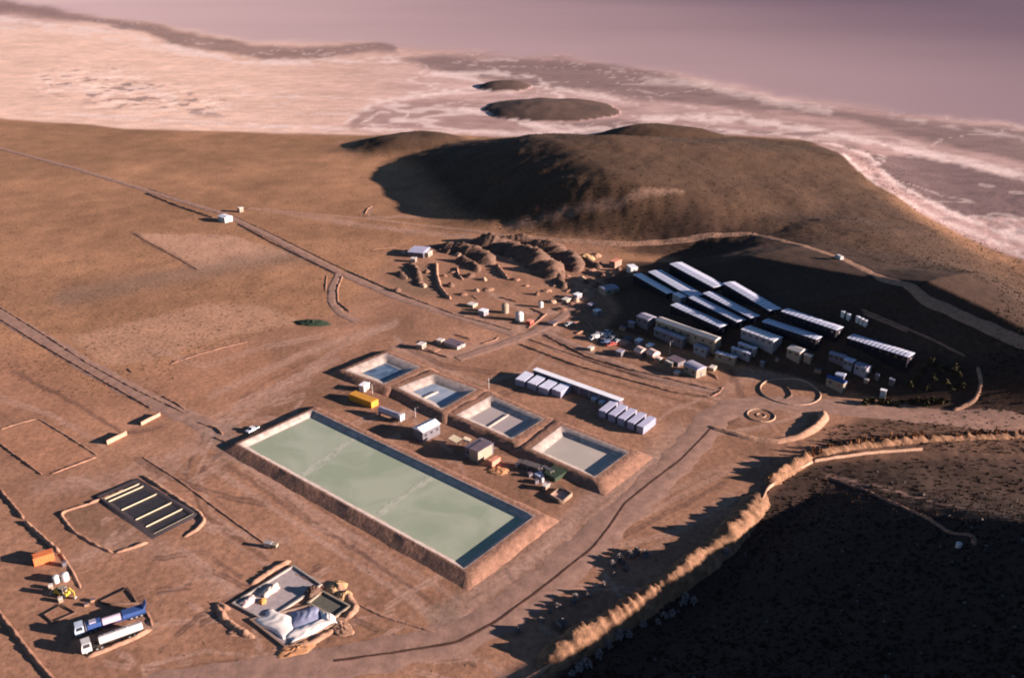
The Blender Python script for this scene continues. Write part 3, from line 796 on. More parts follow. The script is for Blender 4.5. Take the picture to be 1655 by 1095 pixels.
# the curved screen bank below the camp, highest at its right end
bank([(1142, 688), (1170, 696), (1215, 708), (1255, 713), (1290, 706), (1318, 692), (1332, 676), (1328, 664)], 6.5, 4.4, pale_earth, 62, hprof=[.35, .4, .38, .35, .5, .9, 1.0, .8], rough=.2)
# jagged spoil ridges of the diggings
for px, w, h, s_ in [([(700, 398), (745, 405), (772, 414), (792, 428)], 15, 3.6, 70), ([(756, 392), (800, 398), (845, 415), (880, 434), (892, 452)], 18, 5.2, 71),
                     ([(850, 396), (892, 404), (918, 418), (930, 440)], 14, 3.6, 72), ([(800, 392), (840, 388), (870, 396)], 10, 2.6, 73), ([(735, 420), (760, 428), (772, 440)], 7, 2.4, 74),
                     ([(905, 440), (900, 455), (912, 468)], 7, 2.2, 75), ([(930, 415), (955, 428), (970, 436)], 7, 2.0, 76), ([(660, 425), (672, 440), (676, 462)], 6, 1.6, 77), ([(640, 440), (655, 452)], 5, 1.2, 78)]:
    o = ridge('spoil_ridge', px, w, h, spoil, seed=s_, rough=.7, flat=.12, step=.9, asym=.16, wav=5.5); tagk(o, 'structure')
# the eroded cut bank above the dark ditch: ragged crest, gullied sunny face
tag(ridge('eroded_bank', [(868, 1082), (905, 1056), (940, 1036), (985, 1010), (1020, 990), (1060, 962), (1095, 938), (1130, 910), (1150, 893), (1172, 873), (1194, 846), (1215, 820), (1229, 795)], 10.0, 5.3,
    mat('cut_bank', (.24, .135, .082), .95, .6, .45, bump=.5, spec=.1), seed=81, rough=.42, flat=.12, step=.45, wav=2.6, asym=-.02, hprof=[.3, .8, 1, .72, 1.02, .9, .62, 1.0, .95, .55, .8, .7, .45, .5, .35]),
    'long eroded earth bank with ragged sunlit face, between the haul road and the dark ditch', 'bank')
tag(ridge('eroded_bank', [(1240, 784), (1262, 768), (1290, 751), (1312, 738)], 5.5, 3.0, MATS['cut_bank'], seed=83, rough=.5, flat=.1, step=.45, wav=2.4),
    'short eroded earth bank at the bend of the dark ditch', 'bank')
tag(ridge('eroded_bank', [(1318, 734), (1350, 726), (1400, 719), (1470, 712), (1550, 707), (1640, 704), (1740, 702)], 4.4, 1.3, MATS['cut_bank'], seed=85, rough=.8, flat=.1, step=.5, wav=2.2),
    'low broken earth bank running right from the ditch bend, dotted with shrubs', 'bank')

# ------------------------------------------------------------------ lined ponds inside earth banks
def loop_pts(q, step=2.0):
    out = []
    for i in range(4):
        a, b = np.array(q[i]), np.array(q[(i + 1) % 4]); n = max(2, int(np.linalg.norm(b - a) / step))
        out += [a + (b - a) * k / n for k in range(n)]
    return np.array(out)

def offset_quad(q, d):
    """d per edge, positive outward; quad given clockwise or anticlockwise"""
    q = np.array(q, float)
    ar = sum(q[i][0] * q[(i + 1) % 4][1] - q[(i + 1) % 4][0] * q[i][1] for i in range(4))
    sg = 1 if ar > 0 else -1
    L = []
    for i in range(4):
        a, b = q[i], q[(i + 1) % 4]; t = (b - a) / np.linalg.norm(b - a); n = np.array([t[1], -t[0]]) * sg
        L.append((a + n * d[i], t))
    out = []
    for i in range(4):
        (a, t), (b, s) = L[i - 1], L[i]
        M_ = np.array([[t[0], -s[0]], [t[1], -s[1]]]); k = np.linalg.solve(M_, b - a)
        out.append(a + t * k[0])
    return np.array(out)

def ring(loops, name, m, parent, smooth=False, cap=False):
    n = len(loops[0]); V = np.concatenate(loops); F = []
    for j in range(len(loops) - 1):
        for i in range(n):
            F.append((j * n + i, j * n + (i + 1) % n, (j + 1) * n + (i + 1) % n, (j + 1) * n + i))
    return np_mesh(name, V, F, m, parent, smooth)

def water_mat(name, col, col2, rough, scale=0.05):
    m = bpy.data.materials.new(name); m.use_nodes = True
    nt = m.node_tree; b = nt.nodes['Principled BSDF']
    geo = N(nt, 'ShaderNodeNewGeometry'); n = N(nt, 'ShaderNodeTexNoise'); n.inputs['Scale'].default_value = scale; n.inputs['Detail'].default_value = 5
    nt.links.new(geo.outputs['Position'], n.inputs['Vector'])
    mx = N(nt, 'ShaderNodeMix', data_type='RGBA'); mr = N(nt, 'ShaderNodeMapRange'); mr.inputs[1].default_value = 0.40; mr.inputs[2].default_value = 0.60; n.inputs['Distortion'].default_value = 1.2
    nt.links.new(n.outputs[0], mr.inputs[0]); nt.links.new(mr.outputs[0], mx.inputs[0])
    mx.inputs[6].default_value = (*col, 1); mx.inputs[7].default_value = (*col2, 1)
    nt.links.new(mx.outputs[2], b.inputs['Base Color']); b.inputs['Roughness'].default_value = rough; b.inputs['Specular IOR Level'].default_value = 0.35
    n2 = N(nt, 'ShaderNodeTexNoise'); n2.inputs['Scale'].default_value = 1.2; n2.inputs['Detail'].default_value = 3
    nt.links.new(geo.outputs['Position'], n2.inputs['Vector'])
    bp = N(nt, 'ShaderNodeBump'); bp.inputs['Strength'].default_value = 0.15; bp.inputs['Distance'].default_value = 0.05
    nt.links.new(n2.outputs[0], bp.inputs['Height']); nt.links.new(bp.outputs[0], b.inputs['Normal'])
    return m

def pond(label, px, hc, zw, crest, toe, inner, wmat, lmat=None, seed=0, floor_name='water'):
    """px: top, right, bottom, left corners of the inner rim"""
    w3 = P([p[0] for p in px], [p[1] for p in px], hc)[:, :2]
    c0 = w3.mean(0)
    t = thing('pond', label, 'pond', (c0[0], c0[1], 0), 0, None)
    q = w3 - c0
    def jit(a, amp, s_): return a + np.stack([(fbm(a[:, 0] + c0[0], a[:, 1] + c0[1], 4, 3, seed + s_) - .5), (fbm(a[:, 1] + c0[1], a[:, 0] + c0[0], 4, 3, seed + s_ + 1) - .5)], 1) * amp
    n_in = loop_pts(q); n_in = n_in + 0
    def same(qq):
        out = []
        for i in range(4):
            a, b = np.array(qq[i]), np.array(qq[(i + 1) % 4]); n = max(2, int(np.linalg.norm(q[(i + 1) % 4] - q[i]) / 2.0))
            out += [a + (b - a) * k / n for k in range(n)]
        return np.array(out)
    zj = lambda a, s_: (fbm(a[:, 0] + c0[0], a[:, 1] + c0[1], 5, 3, seed + s_) - .5) * 0.35
    o2 = jit(same(offset_quad(q, crest)), .7, 1); o3 = jit(same(offset_quad(q, [a + b for a, b in zip(crest, toe)])), 1.4, 3)
    mid = jit(same(offset_quad(q, [a * .5 for a in crest])), .3, 9)
    L = [np.column_stack([o3, np.full(len(o3), -0.3)]), np.column_stack([o2, hc - .12 + zj(o2, 5)]), np.column_stack([mid, hc + .05 + zj(mid, 8)]), np.column_stack([n_in, np.full(len(n_in), hc - .03)])]
    ring(L, 'embankment', earth, t)
    lip = same(offset_quad(q, [.35] * 4)); bot = same(offset_quad(q, [-inner] * 4))
    L = [np.column_stack([lip, hc + .02 + 0 * lip[:, 0]]), np.column_stack([same(offset_quad(q, [-0.05] * 4)), np.full(len(lip), hc + .04)]), np.column_stack([bot, np.full(len(bot), zw)])]
    ring(L, 'liner', lmat or liner_white, t)
    e0 = jit(same(offset_quad(q, [-inner + .25] * 4)), .3, 21); e1 = jit(same(offset_quad(q, [-inner - .3] * 4)), .9, 23)
    ring([np.column_stack([e0, np.full(len(e0), zw + .10)]), np.column_stack([e1, np.full(len(e1), zw + .012)])], 'salt_rim', mat('salt_crust', (.42, .37, .32), .8, .3, .6), t)
    MB().add([(x, y, zw + .004) for x, y in offset_quad(q, [-inner + .05] * 4)], [(3, 2, 1, 0)]).build(floor_name, wmat, t)
    return t, q, c0

GREENW = water_mat('green_brine', (0.275, 0.325, 0.235), (0.35, 0.385, 0.295), 0.25)
BEIGEW = water_mat('beige_brine', (0.40, 0.36, 0.315), (0.44, 0.39, 0.34), 0.35)
MAUVEW = water_mat('mauve_brine', (0.36, 0.31, 0.30), (0.42, 0.36, 0.34), 0.35)
BLUEW = water_mat('shade_blue_brine', (0.22, 0.28, 0.36), (0.30, 0.35, 0.43), 0.3, 0.12)  # blue of the pond's shade put into the brine as pigment
DEEPW = water_mat('shade_dark_brine', (0.06, 0.10, 0.17), (0.13, 0.20, 0.29), 0.3, 0.15)  # dark blue water, with the pond's shade mixed into its colour
bigpond, bq, bc = pond('largest pond, long and full of pale green brine', [(504.6, 662.5), (863, 833), (749.7, 918), (386, 717)], 1.7, .35, [3.0, 3.6, 1.0, 2.0], [2.2, 3.0, 4.5, 2.6], 1.9, GREENW, seed=100)
s1, q1, c1 = pond('small deep pond nearest the left road junction, dark blue inside', [(624, 571), (677.5, 593), (621, 620), (559, 598)], 1.8, .05, [3, 5, 2.0, 3], [2.6, 2.5, 3.2, 2.6], 4.0, DEEPW, seed=120)
s2, q2, c2 = pond('small pond with shade-blue water and a short pale baffle, second along the row', [(701, 605), (769, 629), (714, 660.5), (644, 626)], 1.81, 0.07, [3, 5, 2.0, 5], [2.6, 2.5, 3.2, 2.6], 3.6, BLUEW, seed=130)
s3, q3, c3 = pond('small pond split across by a pale baffle, third along the row', [(794, 640), (878, 676.6), (827, 708), (738.5, 670.5)], 1.82, 0.12, [3, 5, 2.0, 5], [2.6, 2.5, 3.2, 2.6], 3.2, MAUVEW, seed=140)
s4, q4, c4 = pond('small pond of smooth beige brine at the near end of the row', [(907.5, 688.5), (1015, 730), (961, 770), (860, 724.7)], 1.83, 0.2, [3, 4, 2.0, 5], [2.6, 3.8, 3.2, 2.6], 2.8, BEIGEW, seed=150)

def baffle(t, q, f0, f1, z0, z1, lo=0.06, hi=0.94, w=0.5):
    """low wall across a pond, parallel to its short sides"""
    a = q[3] + (q[2] - q[3]) * f0; b = q[0] + (q[1] - q[0]) * f1
    p, r = a + (b - a) * lo, a + (b - a) * hi
    d = (r - p) / np.linalg.norm(r - p); n = np.array([-d[1], d[0]]) * w / 2
    MB().quadbox([p - n, r - n, r + n, p + n][::1], z0, z1).build('baffle', liner_white, t)
baffle(s2, q2, .46, .46, 0.06, .6, .10, .56, 0.8)
baffle(s3, q3, .50, .47, 0.1, .55, .10, .78, 0.6)
# drifting scum on the big pond
def scum(f0, f1, lo, hi, w, seed):
    zs = 0.362 + .004 * (seed % 9)
    a = bq[3] + (bq[2] - bq[3]) * f0; b = bq[0] + (bq[1] - bq[0]) * f1
    n = 60; s_ = np.linspace(lo, hi, n)
    c = a[None] + (b - a)[None] * s_[:, None]
    d = (b - a) / np.linalg.norm(b - a); nn = np.array([-d[1], d[0]])
    c = c + nn[None] * ((fbm(s_ * 40, s_ * 0, 5, 3, seed) - .5) * 2.5)[:, None]
    ww = w * np.clip(fbm(s_ * 40, s_ * 0 + 3, 3, 3, seed + 4) * 2.6 - .6, 0.02, 3)
    V = np.concatenate([np.column_stack([c + nn * ww[:, None], np.full(n, zs)]), np.column_stack([c - nn * ww[:, None], np.full(n, zs)])])
    F = [(i, i + 1, n + i + 1, n + i) for i in range(n - 1)]
    np_mesh('scum_streak', V, np.array(F)[:, ::-1], mat('scum', (0.39, 0.41, 0.33), 0.6, 0.15, 0.4), bigpond)
scum(.30, .25, .0, .95, 1.1, 23); scum(.64, .61, .05, .95, 1.1, 27); scum(.29, .24, .10, .85, .55, 1); scum(.63, .60, .12, .9, .5, 7); scum(.31, .26, .2, .7, .3, 13)

# ------------------------------------------------------------------ dark drying bed with pale dividers
w3 = P([158.5, 219, 313, 248], [801, 775, 829.5, 862], 0.5)[:, :2]; c0 = w3.mean(0)
t = thing('drying_bed', 'black lined drying bed crossed by pale dividers, inside a low bank', 'drying bed', (c0[0], c0[1], 0))
q = w3 - c0
ins = offset_quad(q, [-1.0] * 4); out_ = offset_quad(q, [.5] * 4); out2 = offset_quad(q, [1.6] * 4)
ring([np.column_stack([a, np.full(4, z)]) for a, z in ((out2, -.1), (out_, .5), (q, .5), (ins, .12))], 'kerb', mat('dark_kerb', (0.05, 0.04, 0.045), .8), t)
MB().add([(x, y, .12) for x, y in offset_quad(q, [-.9] * 4)], [(3, 2, 1, 0)]).build('black_liner', liner_black, t)
for f in (.09, .165, .40, .655, .835, 1.0):
    a = q[0] + (q[3] - q[0]) * f; b = q[1] + (q[2] - q[1]) * f
    d = (b - a) / np.linalg.norm(b - a); n = np.array([-d[1], d[0]]) * .08
    lo, hi = (0.05, 0.97) if f < 1 else (0, 1)
    a, b = a + (b - a) * lo, a + (b - a) * hi
    hz = .5 if f < 1 else .55
    MB().quadbox([a - n, b - n, b + n, a + n], .05, hz).build('divider', stripe_cream, t)
# ------------------------------------------------------------------ the camp on the hillside
G_D = 'dormitory blocks of the camp'
def dorm(label, p0, p1, p2, ribs=12, rm=None, h=3.1, windows=8):
    p2 = (p1[0] + (p2[0] - p1[0]) * 1.3, p1[1] + (p2[1] - p1[1]) * 1.3)
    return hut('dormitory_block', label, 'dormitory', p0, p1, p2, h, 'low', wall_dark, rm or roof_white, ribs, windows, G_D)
dorm('long white roofed dormitory, farthest uphill at the far end of the top row', (1082, 432), (1153, 462), (1166.4, 455))
dorm('long white roofed dormitory, second from the far end of the top row', (1168.4, 465.3), (1244, 500), (1258, 490))
dorm('long white roofed dormitory, third from the far end of the top row', (1263, 502), (1350, 542.5), (1364, 533.5), 13)
dorm('long white roofed dormitory at the near end of the top row, alone on the right', (1370, 544.5), (1465, 589), (1481.5, 578.7), 15)
dorm('white roofed dormitory directly behind the brightest narrow block, far left of camp', (1047.8, 445), (1117, 477.4), (1131, 470), 12)
dorm('narrow, brightest white block at the far left corner of the camp', (1023.7, 448), (1078, 472), (1088, 468), 0, roof_bright, 3.4)
hut('store_room', 'tiny bright white hut at the end of the brightest narrow block', 'hut', (1087, 476), (1100, 481), (1111, 477), 3.3, 'low', wall_white, roof_bright)
dorm('middle camp dormitory, the uppermost of three lying close together', (1136, 480.4), (1213, 514.4), (1226, 507), 13)
dorm('middle camp dormitory, between two others lying close on both sides', (1113, 486.4), (1190.5, 522.6), (1204.6, 516.6), 13)
dorm('middle camp dormitory next to the long cream hall', (1084, 496.5), (1162, 533.6), (1176.4, 526.6), 13)
dorm('long dormitory right behind the wide bright white hall', (1232, 519.5), (1317.7, 556.6), (1332.7, 548.6), 14)
hut('camp_hall', 'wide bright white hall roof in the middle of the camp', 'hall', (1198, 533.5), (1249, 559.6), (1273.5, 546.6), 3.6, 'low', wall_white, roof_bright, 7, 5)
hut('camp_hall', 'longest hall, cream roofed, along the lower edge of the camp', 'hall', (1060, 517), (1155, 558), (1177.4, 550), 4.2, 'gable', wall_cream, roof_cream, 0, 8, rise=.9)
hut('camp_hall', 'square lavender grey roof joined to the far end of the cream hall', 'hall', (1029, 512.5), (1047, 521), (1061, 507), 3.8, 'gable', wall_grey, roof_grey, 6, 2, rise=.7)
hut('camp_hall', 'grey lavender hall parallel to and below the cream hall', 'hall', (1057, 530.6), (1103, 552.7), (1112, 546.5), 3.6, 'gable', wall_grey, roof_grey, 8, 4, rise=.7)
hut('camp_hut', 'small grey roofed hut below the near end of the cream hall', 'hut', (1121, 559), (1141, 568), (1149, 561), 3.2, 'gable', wall_white, roof_grey, 4, 2, rise=.5)
hut('camp_hut', 'white L shaped hut end at the near corner of the cream hall', 'hut', (1156, 571), (1188, 581), (1196, 574), 3.2, 'low', wall_cream, roof_white, 5, 2)
hut('camp_hut', 'narrow striped hut, the lower of two side by side beside the cream hall', 'hut', (1182, 561), (1211, 574), (1217, 570), 3.2, 'low', wall_white, roof_white, 5, 2)
hut('camp_hut', 'narrow striped hut, the upper of two side by side beside the cream hall', 'hut', (1193, 554), (1220, 566), (1227, 562), 3.2, 'low', wall_white, roof_white, 5, 2)
hut('house', 'house with tan roof and cream walls below the wide white hall', 'house', (1272, 566), (1292, 577), (1310, 562), 3.0, 'gable', wall_cream, roof_cream, 0, 2, rise=.8)
hut('porch', 'small bright cream porch on the sunny side of the tan roofed house', 'porch', (1299, 574), (1310, 579), (1317, 573), 2.7, 'low', wall_cream, roof_cream)
hut('camp_hut', 'dim grey hut at the far end of the huts below the last dormitory', 'hut', (1340, 572), (1364, 582), (1374, 574), 2.8, 'gable', wall_grey, roof_grey, 5, 3, rise=.5)
hut('camp_hut', 'bright grey hut in the middle of the cluster below the last dormitory', 'hut', (1364, 583), (1377, 589), (1388, 580), 3.2, 'gable', wall_white, roof_white, 4, 2, rise=.5)
hut('camp_hut', 'grey hut at the near end of the cluster below the last dormitory', 'hut', (1381, 591), (1400, 600), (1413, 590), 3.2, 'gable', wall_white, roof_grey, 5, 2, rise=.5)
hut('camp_shed', 'shed with a blue roof standing at the edge of the camp shadow', 'shed', (1336, 610), (1363, 624), (1371, 616), 3.4, 'gable', wall_cream, blue_paint, 0, 2, rise=.9)
hut('camp_shed', 'white shed just behind the blue roofed shed', 'shed', (1350, 607), (1364, 610), (1374, 602), 3.6, 'gable', wall_white, roof_white, 0, 1, rise=.5)
hut('white_cabin', 'lone small white cabin at the right of the blue roofed shed', 'cabin', (1423, 632), (1432, 634), (1438, 628), 2.6, 'flat', white_paint, roof_bright)
for i, (x, y) in enumerate([(1361, 502), (1370, 506), (1385, 510), (1391, 513), (1397, 516)]):
    lab = ['white portable cabin at the far end of a row of five behind camp', 'second white portable cabin from the far end of the row behind camp', 'white portable cabin in the middle of the row of five behind camp',
           'second white portable cabin from the near end of the row behind camp', 'white portable cabin at the near end of the row of five behind camp'][i]
    hut('portable_cabin', lab, 'cabin', (x - 1.5, y + 1.5), (x + 3, y + 4), (x + 4.5, y - 1), 2.4, 'flat', white_paint, roof_bright, 0, 0, 'white portable cabins behind the camp', 0.05, 0)

# ------------------------------------------------------------------ sheds and containers
def container(label, p0, p1, p2, m, roofm=None, h=2.6, group=None, name='shipping_container', cat='container'):
    loc, rz, L, D, zl = frame3(p0, p1, p2, h)
    t = thing(name, label, cat, loc, rz, group)
    x0, x1, y0, y1 = -L / 2, L / 2, -D / 2, D / 2
    b = MB().box(x0 + .06, x1 - .06, y0 + .06, y1 - .06, zl, h - .06)
    for x in (x0, x1 - .16):
        for y in (y0, y1 - .16): b.box(x, x + .16, y, y + .16, zl, h)
    n = max(4, int(L / .7))
    for i in range(n):                                     # corrugation
        x = x0 + .2 + (L - .4) * (i + .25) / n
        b.box(x, x + .16, y0 + .01, y0 + .06, .12, h - .12); b.box(x, x + .16, y1 - .06, y1 - .01, .12, h - .12)
    b.build('body', m, t)
    MB().box(x0 + .17, x1 - .17, y0 + .02, y1 - .02, h - .055, h - .01).build('roof', roofm or m, t)
    for s_ in (-1, 1):
        d_ = MB().box(x1 - .055, x1 - .01, s_ * D / 4 - D / 4 + .2, s_ * D / 4 + D / 4 - .2, .15, h - .15).build('door', m, t)
        MB().cyl((x1 + .02, s_ * D / 4, .25), (x1 + .02, s_ * D / 4, h - .25), .03, n=5).build('lock_rod', steel, d_)
    return t

container('orange shipping container at the left edge, beside the parked digger', (53, 903), (86.5, 892.5), (74, 888), orange_paint)
container('long amber orange container between the big pond and the small ponds', (563, 636), (600, 650), (609, 643.5), amber_paint)
container('small salmon pink container at the end of the cream box building', (795.5, 746.5), (809, 738), (804, 734), pink_paint, h=2.2)
container('dark grey container in the equipment yard beside the beige pond', (840, 747), (870, 757), (877, 751), mat('dark_grey_paint', (.10, .085, .085), .6), h=2.3)
container('dark green container in the equipment yard with a pale lit side', (897, 772.5), (923, 757), (901, 748), green_dark, h=1.5)
cont_blue = mat('container_pale', (.27, .28, .36), .5, .1)
G_C = 'white containers in the row by the long shed'
for i, (b_, r_, t_) in enumerate([((840.5, 614), (856.5, 601), (849, 599)), ((847.5, 616), (864, 603), (857, 601)),
                                  ((859.5, 619.5), (876, 607), (868.5, 605)), ((866.5, 622), (883, 609.5), (876, 607.5)),
                                  ((878, 626.5), (895.5, 614.5), (887.5, 612)), ((885.5, 629), (903, 616.5), (895.5, 614)),
                                  ((899, 630.5), (915, 620), (908, 617.5)), ((906.5, 633.5), (923.6, 622), (916, 619.5))]):
    where = ['white container at the far end of the paired row', 'second white container of the paired row from its far end', 'third white container of the paired row from its far end',
             'fourth white container of the paired row from its far end', 'fifth white container of the paired row from its far end', 'sixth white container of the paired row from its far end',
             'seventh white container of the paired row, next to its bright end', 'white container with bright end at the near end of the paired row'][i]
    container(where + ' by the shed', b_, r_, t_, cont_blue, roof_white, 2.7, G_C)
G_B = 'bluish containers in the nearer row'
for i in range(5):
    dx_, dy_ = 15.25 * i, 6.3 * i
    where = ['farthest of five spaced bluish containers', 'second farthest of five spaced bluish containers', 'middle one of five spaced bluish containers', 'second nearest of five spaced bluish containers', 'nearest of five spaced bluish containers'][i]
    container(where + ', nearer row below the long shed', (979 + dx_, 665.5 + dy_), (999.5 + dx_, 649 + dy_), (989 + dx_, 645 + dy_), cont_blue, mat('roof_lavender', (.44, .45, .60), .5, .12), 2.9, G_B)
t = hut('long_shed', 'long narrow open shed with white roof behind the container rows', 'shed', (861.5, 597), (1001, 647.5), (1005, 643), 3.4, 'flat', roof_dark, roof_bright, 0, 0, doors=0)
L_ = t.children[0].dimensions.x
for i in range(10):
    o = MB().box(-.1, .1, -.1, .1, -.3, 3.25).build('post', white_paint, t); o.location = (-L_ / 2 + .3 + (L_ - .6) * i / 9, -t.children[0].dimensions.y / 2 - 1.1, 0)
MB().box(-L_ / 2, L_ / 2, -t.children[0].dimensions.y / 2 - 1.3, -t.children[0].dimensions.y / 2 - .16, 3.26, 3.40).build('awning', roof_grey, t)
for i, (x, y) in enumerate([(958, 640), (970, 646)]):
    hut('service_trolley', ['small white trolley in the shade between the container rows', 'second small white trolley, closest to the bluish containers'][i], 'trolley', (x - 3, y + 2), (x + 4, y + 5), (x + 7, y + 1), 1.4, 'flat', steel, roof_white, 0, 0, None, .05, 0)

hut('workshop', 'white roofed workshop shed, largest building on the strip between the ponds', 'workshop', (683, 698), (711, 684), (696, 676.5), 4.2, 'gable', wall_grey, roof_bright, 6, 3, rise=1.0)
hut('box_building', 'tall box building with dark flat roof and bright cream end wall', 'building', (772.5, 730), (795, 716), (783, 709), 4.4, 'flat', wall_cream, roof_dark, 0, 0)
hut('lean_to', 'dark roofed lean-to joined to the left of the cream box building', 'shed', (751, 721), (772, 730.5), (783, 709.5), 4.1, 'flat', wall_grey, roof_dark, 5, 2)
hut('white_hut', 'little white hut beside the deep blue pond', 'hut', (580, 622), (588, 624), (593, 617), 2.6, 'flat', white_paint, roof_bright)
hut('farmhouse', 'lone little white house out on the plain beside the far track', 'house', (352, 349), (363, 352.5), (370, 348), 3.2, 'gable', white_paint, roof_bright, 0, 2, rise=.7)
hut('kiosk', 'tiny pale kiosk on the far track near the lone white house', 'kiosk', (383, 335.5), (387, 336.5), (389, 334), 3.0, 'flat', wall_cream, roof_cream)
hut('camp_shed', 'long lavender roofed shed with cream side, left of the camp shadow', 'shed', (979, 471), (1001, 462), (990, 456.5), 2.8, 'gable', wall_cream, roof_grey, 5, 2, rise=.4)
hut('site_office', 'lavender roofed shed at the far edge of the diggings', 'shed', (659, 407), (684, 409), (688, 398.5), 3.0, 'low', wall_grey, mat('roof_lavender', (.44, .45, .60)), 6, 2)
hut('site_office', 'small cream cabin at the right end of the lavender shed', 'cabin', (684, 408), (692, 409), (694, 404), 2.6, 'flat', wall_cream, roof_cream)
hut('site_office', 'small bright cream cube on bare ground below the lavender shed', 'cabin', (663, 418), (671, 418.5), (673, 415.5), 2.2, 'flat', wall_cream, roof_cream)
hut('brick_hut', 'pink walled hut on the slope left of the camp', 'hut', (985, 422), (994, 424), (999, 417), 3.4, 'flat', wall_tan, pink_paint)
hut('white_hut', 'white cube shaped hut at the far left tip of the camp shadow', 'hut', (1013, 430), (1020, 432), (1024, 427), 3.2, 'flat', white_paint, roof_bright)
hut('brick_hut', 'low lavender roofed building with sunlit cream gable by the roundabout track', 'building', (1105, 588), (1126, 598.5), (1136, 590), 3.6, 'vault', wall_cream, roof_grey, 0, 2, rise=.9)
hut('brick_hut', 'half buried grey hut left of the sunlit cream gable', 'hut', (1078, 578), (1096, 586), (1103, 579), 2.0, 'flat', wall_grey, roof_dark, 0, 1)
for i, (x, y) in enumerate([(1033, 565), (1053, 569)]):
    hut('tent_shelter', ['pale pink arched shelter, the left of a pair below the camp', 'pale pink arched shelter, the right of a pair below the camp'][i], 'shelter', (x - 8, y + 1), (x + 2, y + 6), (x + 9, y + 0), 2.0, 'vault', wall_tan, mat('tent_pink', (.62, .45, .40), .8), 0, 0, 'arched shelters below the camp', rise=1.7)
for i, (x, y) in enumerate([(1065, 576), (1078, 580), (1084, 583)]):
    hut('crate', ['pale crate nearest the arched shelters', 'middle pale crate below the arched shelters', 'pale crate farthest from the arched shelters'][i], 'crate', (x - 3, y + 2), (x + 2, y + 4), (x + 4, y + 1), 1.7, 'flat', wall_cream, roof_cream, 0, 0, 'pale crates below the camp', .03, 0)
hut('bunker', 'low box with black open top in the fenced plot behind the ponds', 'bunker', (716, 552), (739, 560), (748, 552.5), 1.6, 'flat', concrete, roof_dark)
hut('site_hut', 'pale hut at the left end of the black topped box', 'hut', (705, 549), (713, 551), (716, 547), 2.2, 'flat', wall_cream, roof_cream)
hut('site_hut', 'small whitish hut at the left of the fenced plot behind the ponds', 'hut', (673, 556), (682, 558), (687, 553), 2.2, 'flat', wall_cream, roof_cream)

def slab(name, label, cat, px, h, m):
    w3 = P([p[0] for p in px], [p[1] for p in px], h); c = w3.mean(0); z0 = min(Z1(a[0], a[1]) for a in w3)
    t = MB().quadbox([(a[0] - c[0], a[1] - c[1]) for a in w3], -.3, h).build(name, m)
    t.location = (c[0], c[1], z0); return tag(t, label, cat)
slab('concrete_slab', 'pinkish bare slab on the ground beside the black topped box', 'slab', [(688, 562), (698, 558), (712, 563), (702, 568)], .25, pale_earth)

# odd sheds, crates and boxes strewn about the diggings and the foot of the camp
rc = random.Random(21)
SPOTS = [((952, 560), 'left of the car park'), ((1000, 566), 'between the car park and the arched shelters'), ((1012, 545), 'above the arched shelters'), ((1030, 548), 'in shade above the arched shelters'), ((1092, 600), 'left of the cream gable building'),
         ((1020, 520), 'at the shadow tip left of the square grey roof'), ((1006, 528), 'in the shadow tip below the square grey roof'), ((1048, 556), 'in shade right above the right arched shelter'), ((1150, 592), 'on the track below the striped huts'), ((1232, 584), 'on lit dirt below the wide white hall'),
         ((1256, 578), 'left of the tan roofed house'), ((930, 474), 'among the rubble right of the works road'), ((912, 482), 'beside the rubble above the small white tank'), ((952, 490), 'on the orange dirt tongue left of camp'), ((890, 520), 'beside the works road by its bend'),
         ((962, 500), 'at the end of the orange dirt tongue'), ((1400, 612), 'in the dark yard right of the white shed'), ((1418, 604), 'in the dark yard below the last dormitory'), ((1322, 596), 'in shade left of the blue roofed shed'), ((778, 500), 'left of the cream domed tank'), ((760, 490), 'far left of the cream domed tank'), ((1442, 612), 'in the dark yard right of the lone cabin')]
for i, ((x, y), where) in enumerate(SPOTS):
    k = i % 4; a_ = rc.uniform(3, 6)
    hut(['crate', 'tool_shed', 'crate', 'tool_shed'][k], ['small pale crate ', 'small grey roofed tool shed ', 'low brown crate ', 'small tool shed with a white roof '][k] + where, ['crate', 'shed', 'crate', 'shed'][k],
        (x - a_, y + 1), (x + a_ * .8, y + 2 + a_ * .3), (x + a_ * 1.3, y - 1.5), [1.4, 2.3, 1.2, 2.4][k], 'flat', [wall_cream, wall_grey, wall_tan, wall_white][k], [roof_cream, roof_grey, roof_dark, roof_bright][k], 0, 0, None, .06, k % 2)

# storage tanks
def tank(label, px, py, r, h, m, dome=0.5, group=None):
    w = P1(px, py)
    t = thing('storage_tank', label, 'tank', w, 0.3, group)
    b = MB().cyl((0, 0, -.3), (0, 0, h), r, n=20, cap=False).build('shell', m, t, True)
    vs = []; fs = []
    k = 20
    for j, (rr, zz) in enumerate([(1.03, 0), (.8, .45), (.45, .85)]):
        for i in range(k): vs.append((r * rr * math.cos(2 * math.pi * i / k), r * rr * math.sin(2 * math.pi * i / k), h + dome * zz))
    vs.append((0, 0, h + dome))
    for j in range(2): fs += [(j * k + i, j * k + (i + 1) % k, (j + 1) * k + (i + 1) % k, (j + 1) * k + i) for i in range(k)]
    fs += [(2 * k + i, 2 * k + (i + 1) % k, 3 * k) for i in range(k)]
    MB().add(vs, fs).build('dome_roof', m, t, True)
    MB().cyl((r + .08, 0, -.2), (r + .08, 0, h), .06, n=5).build('pipe', steel, t)
    return t
tank('cream domed tank, the farther of two big round tanks by the works road', 816.5, 505, 1.7, 4.0, wall_cream, 1.0, 'round tanks by the works road')
tank('white domed tank, the nearer of two big round tanks by the works road', 839.5, 517, 1.9, 3.4, white_paint, 1.0, 'round tanks by the works road')
tank('smaller white tank standing apart to the right of the two big round tanks', 874, 496, 1.2, 2.4, white_paint, .6)
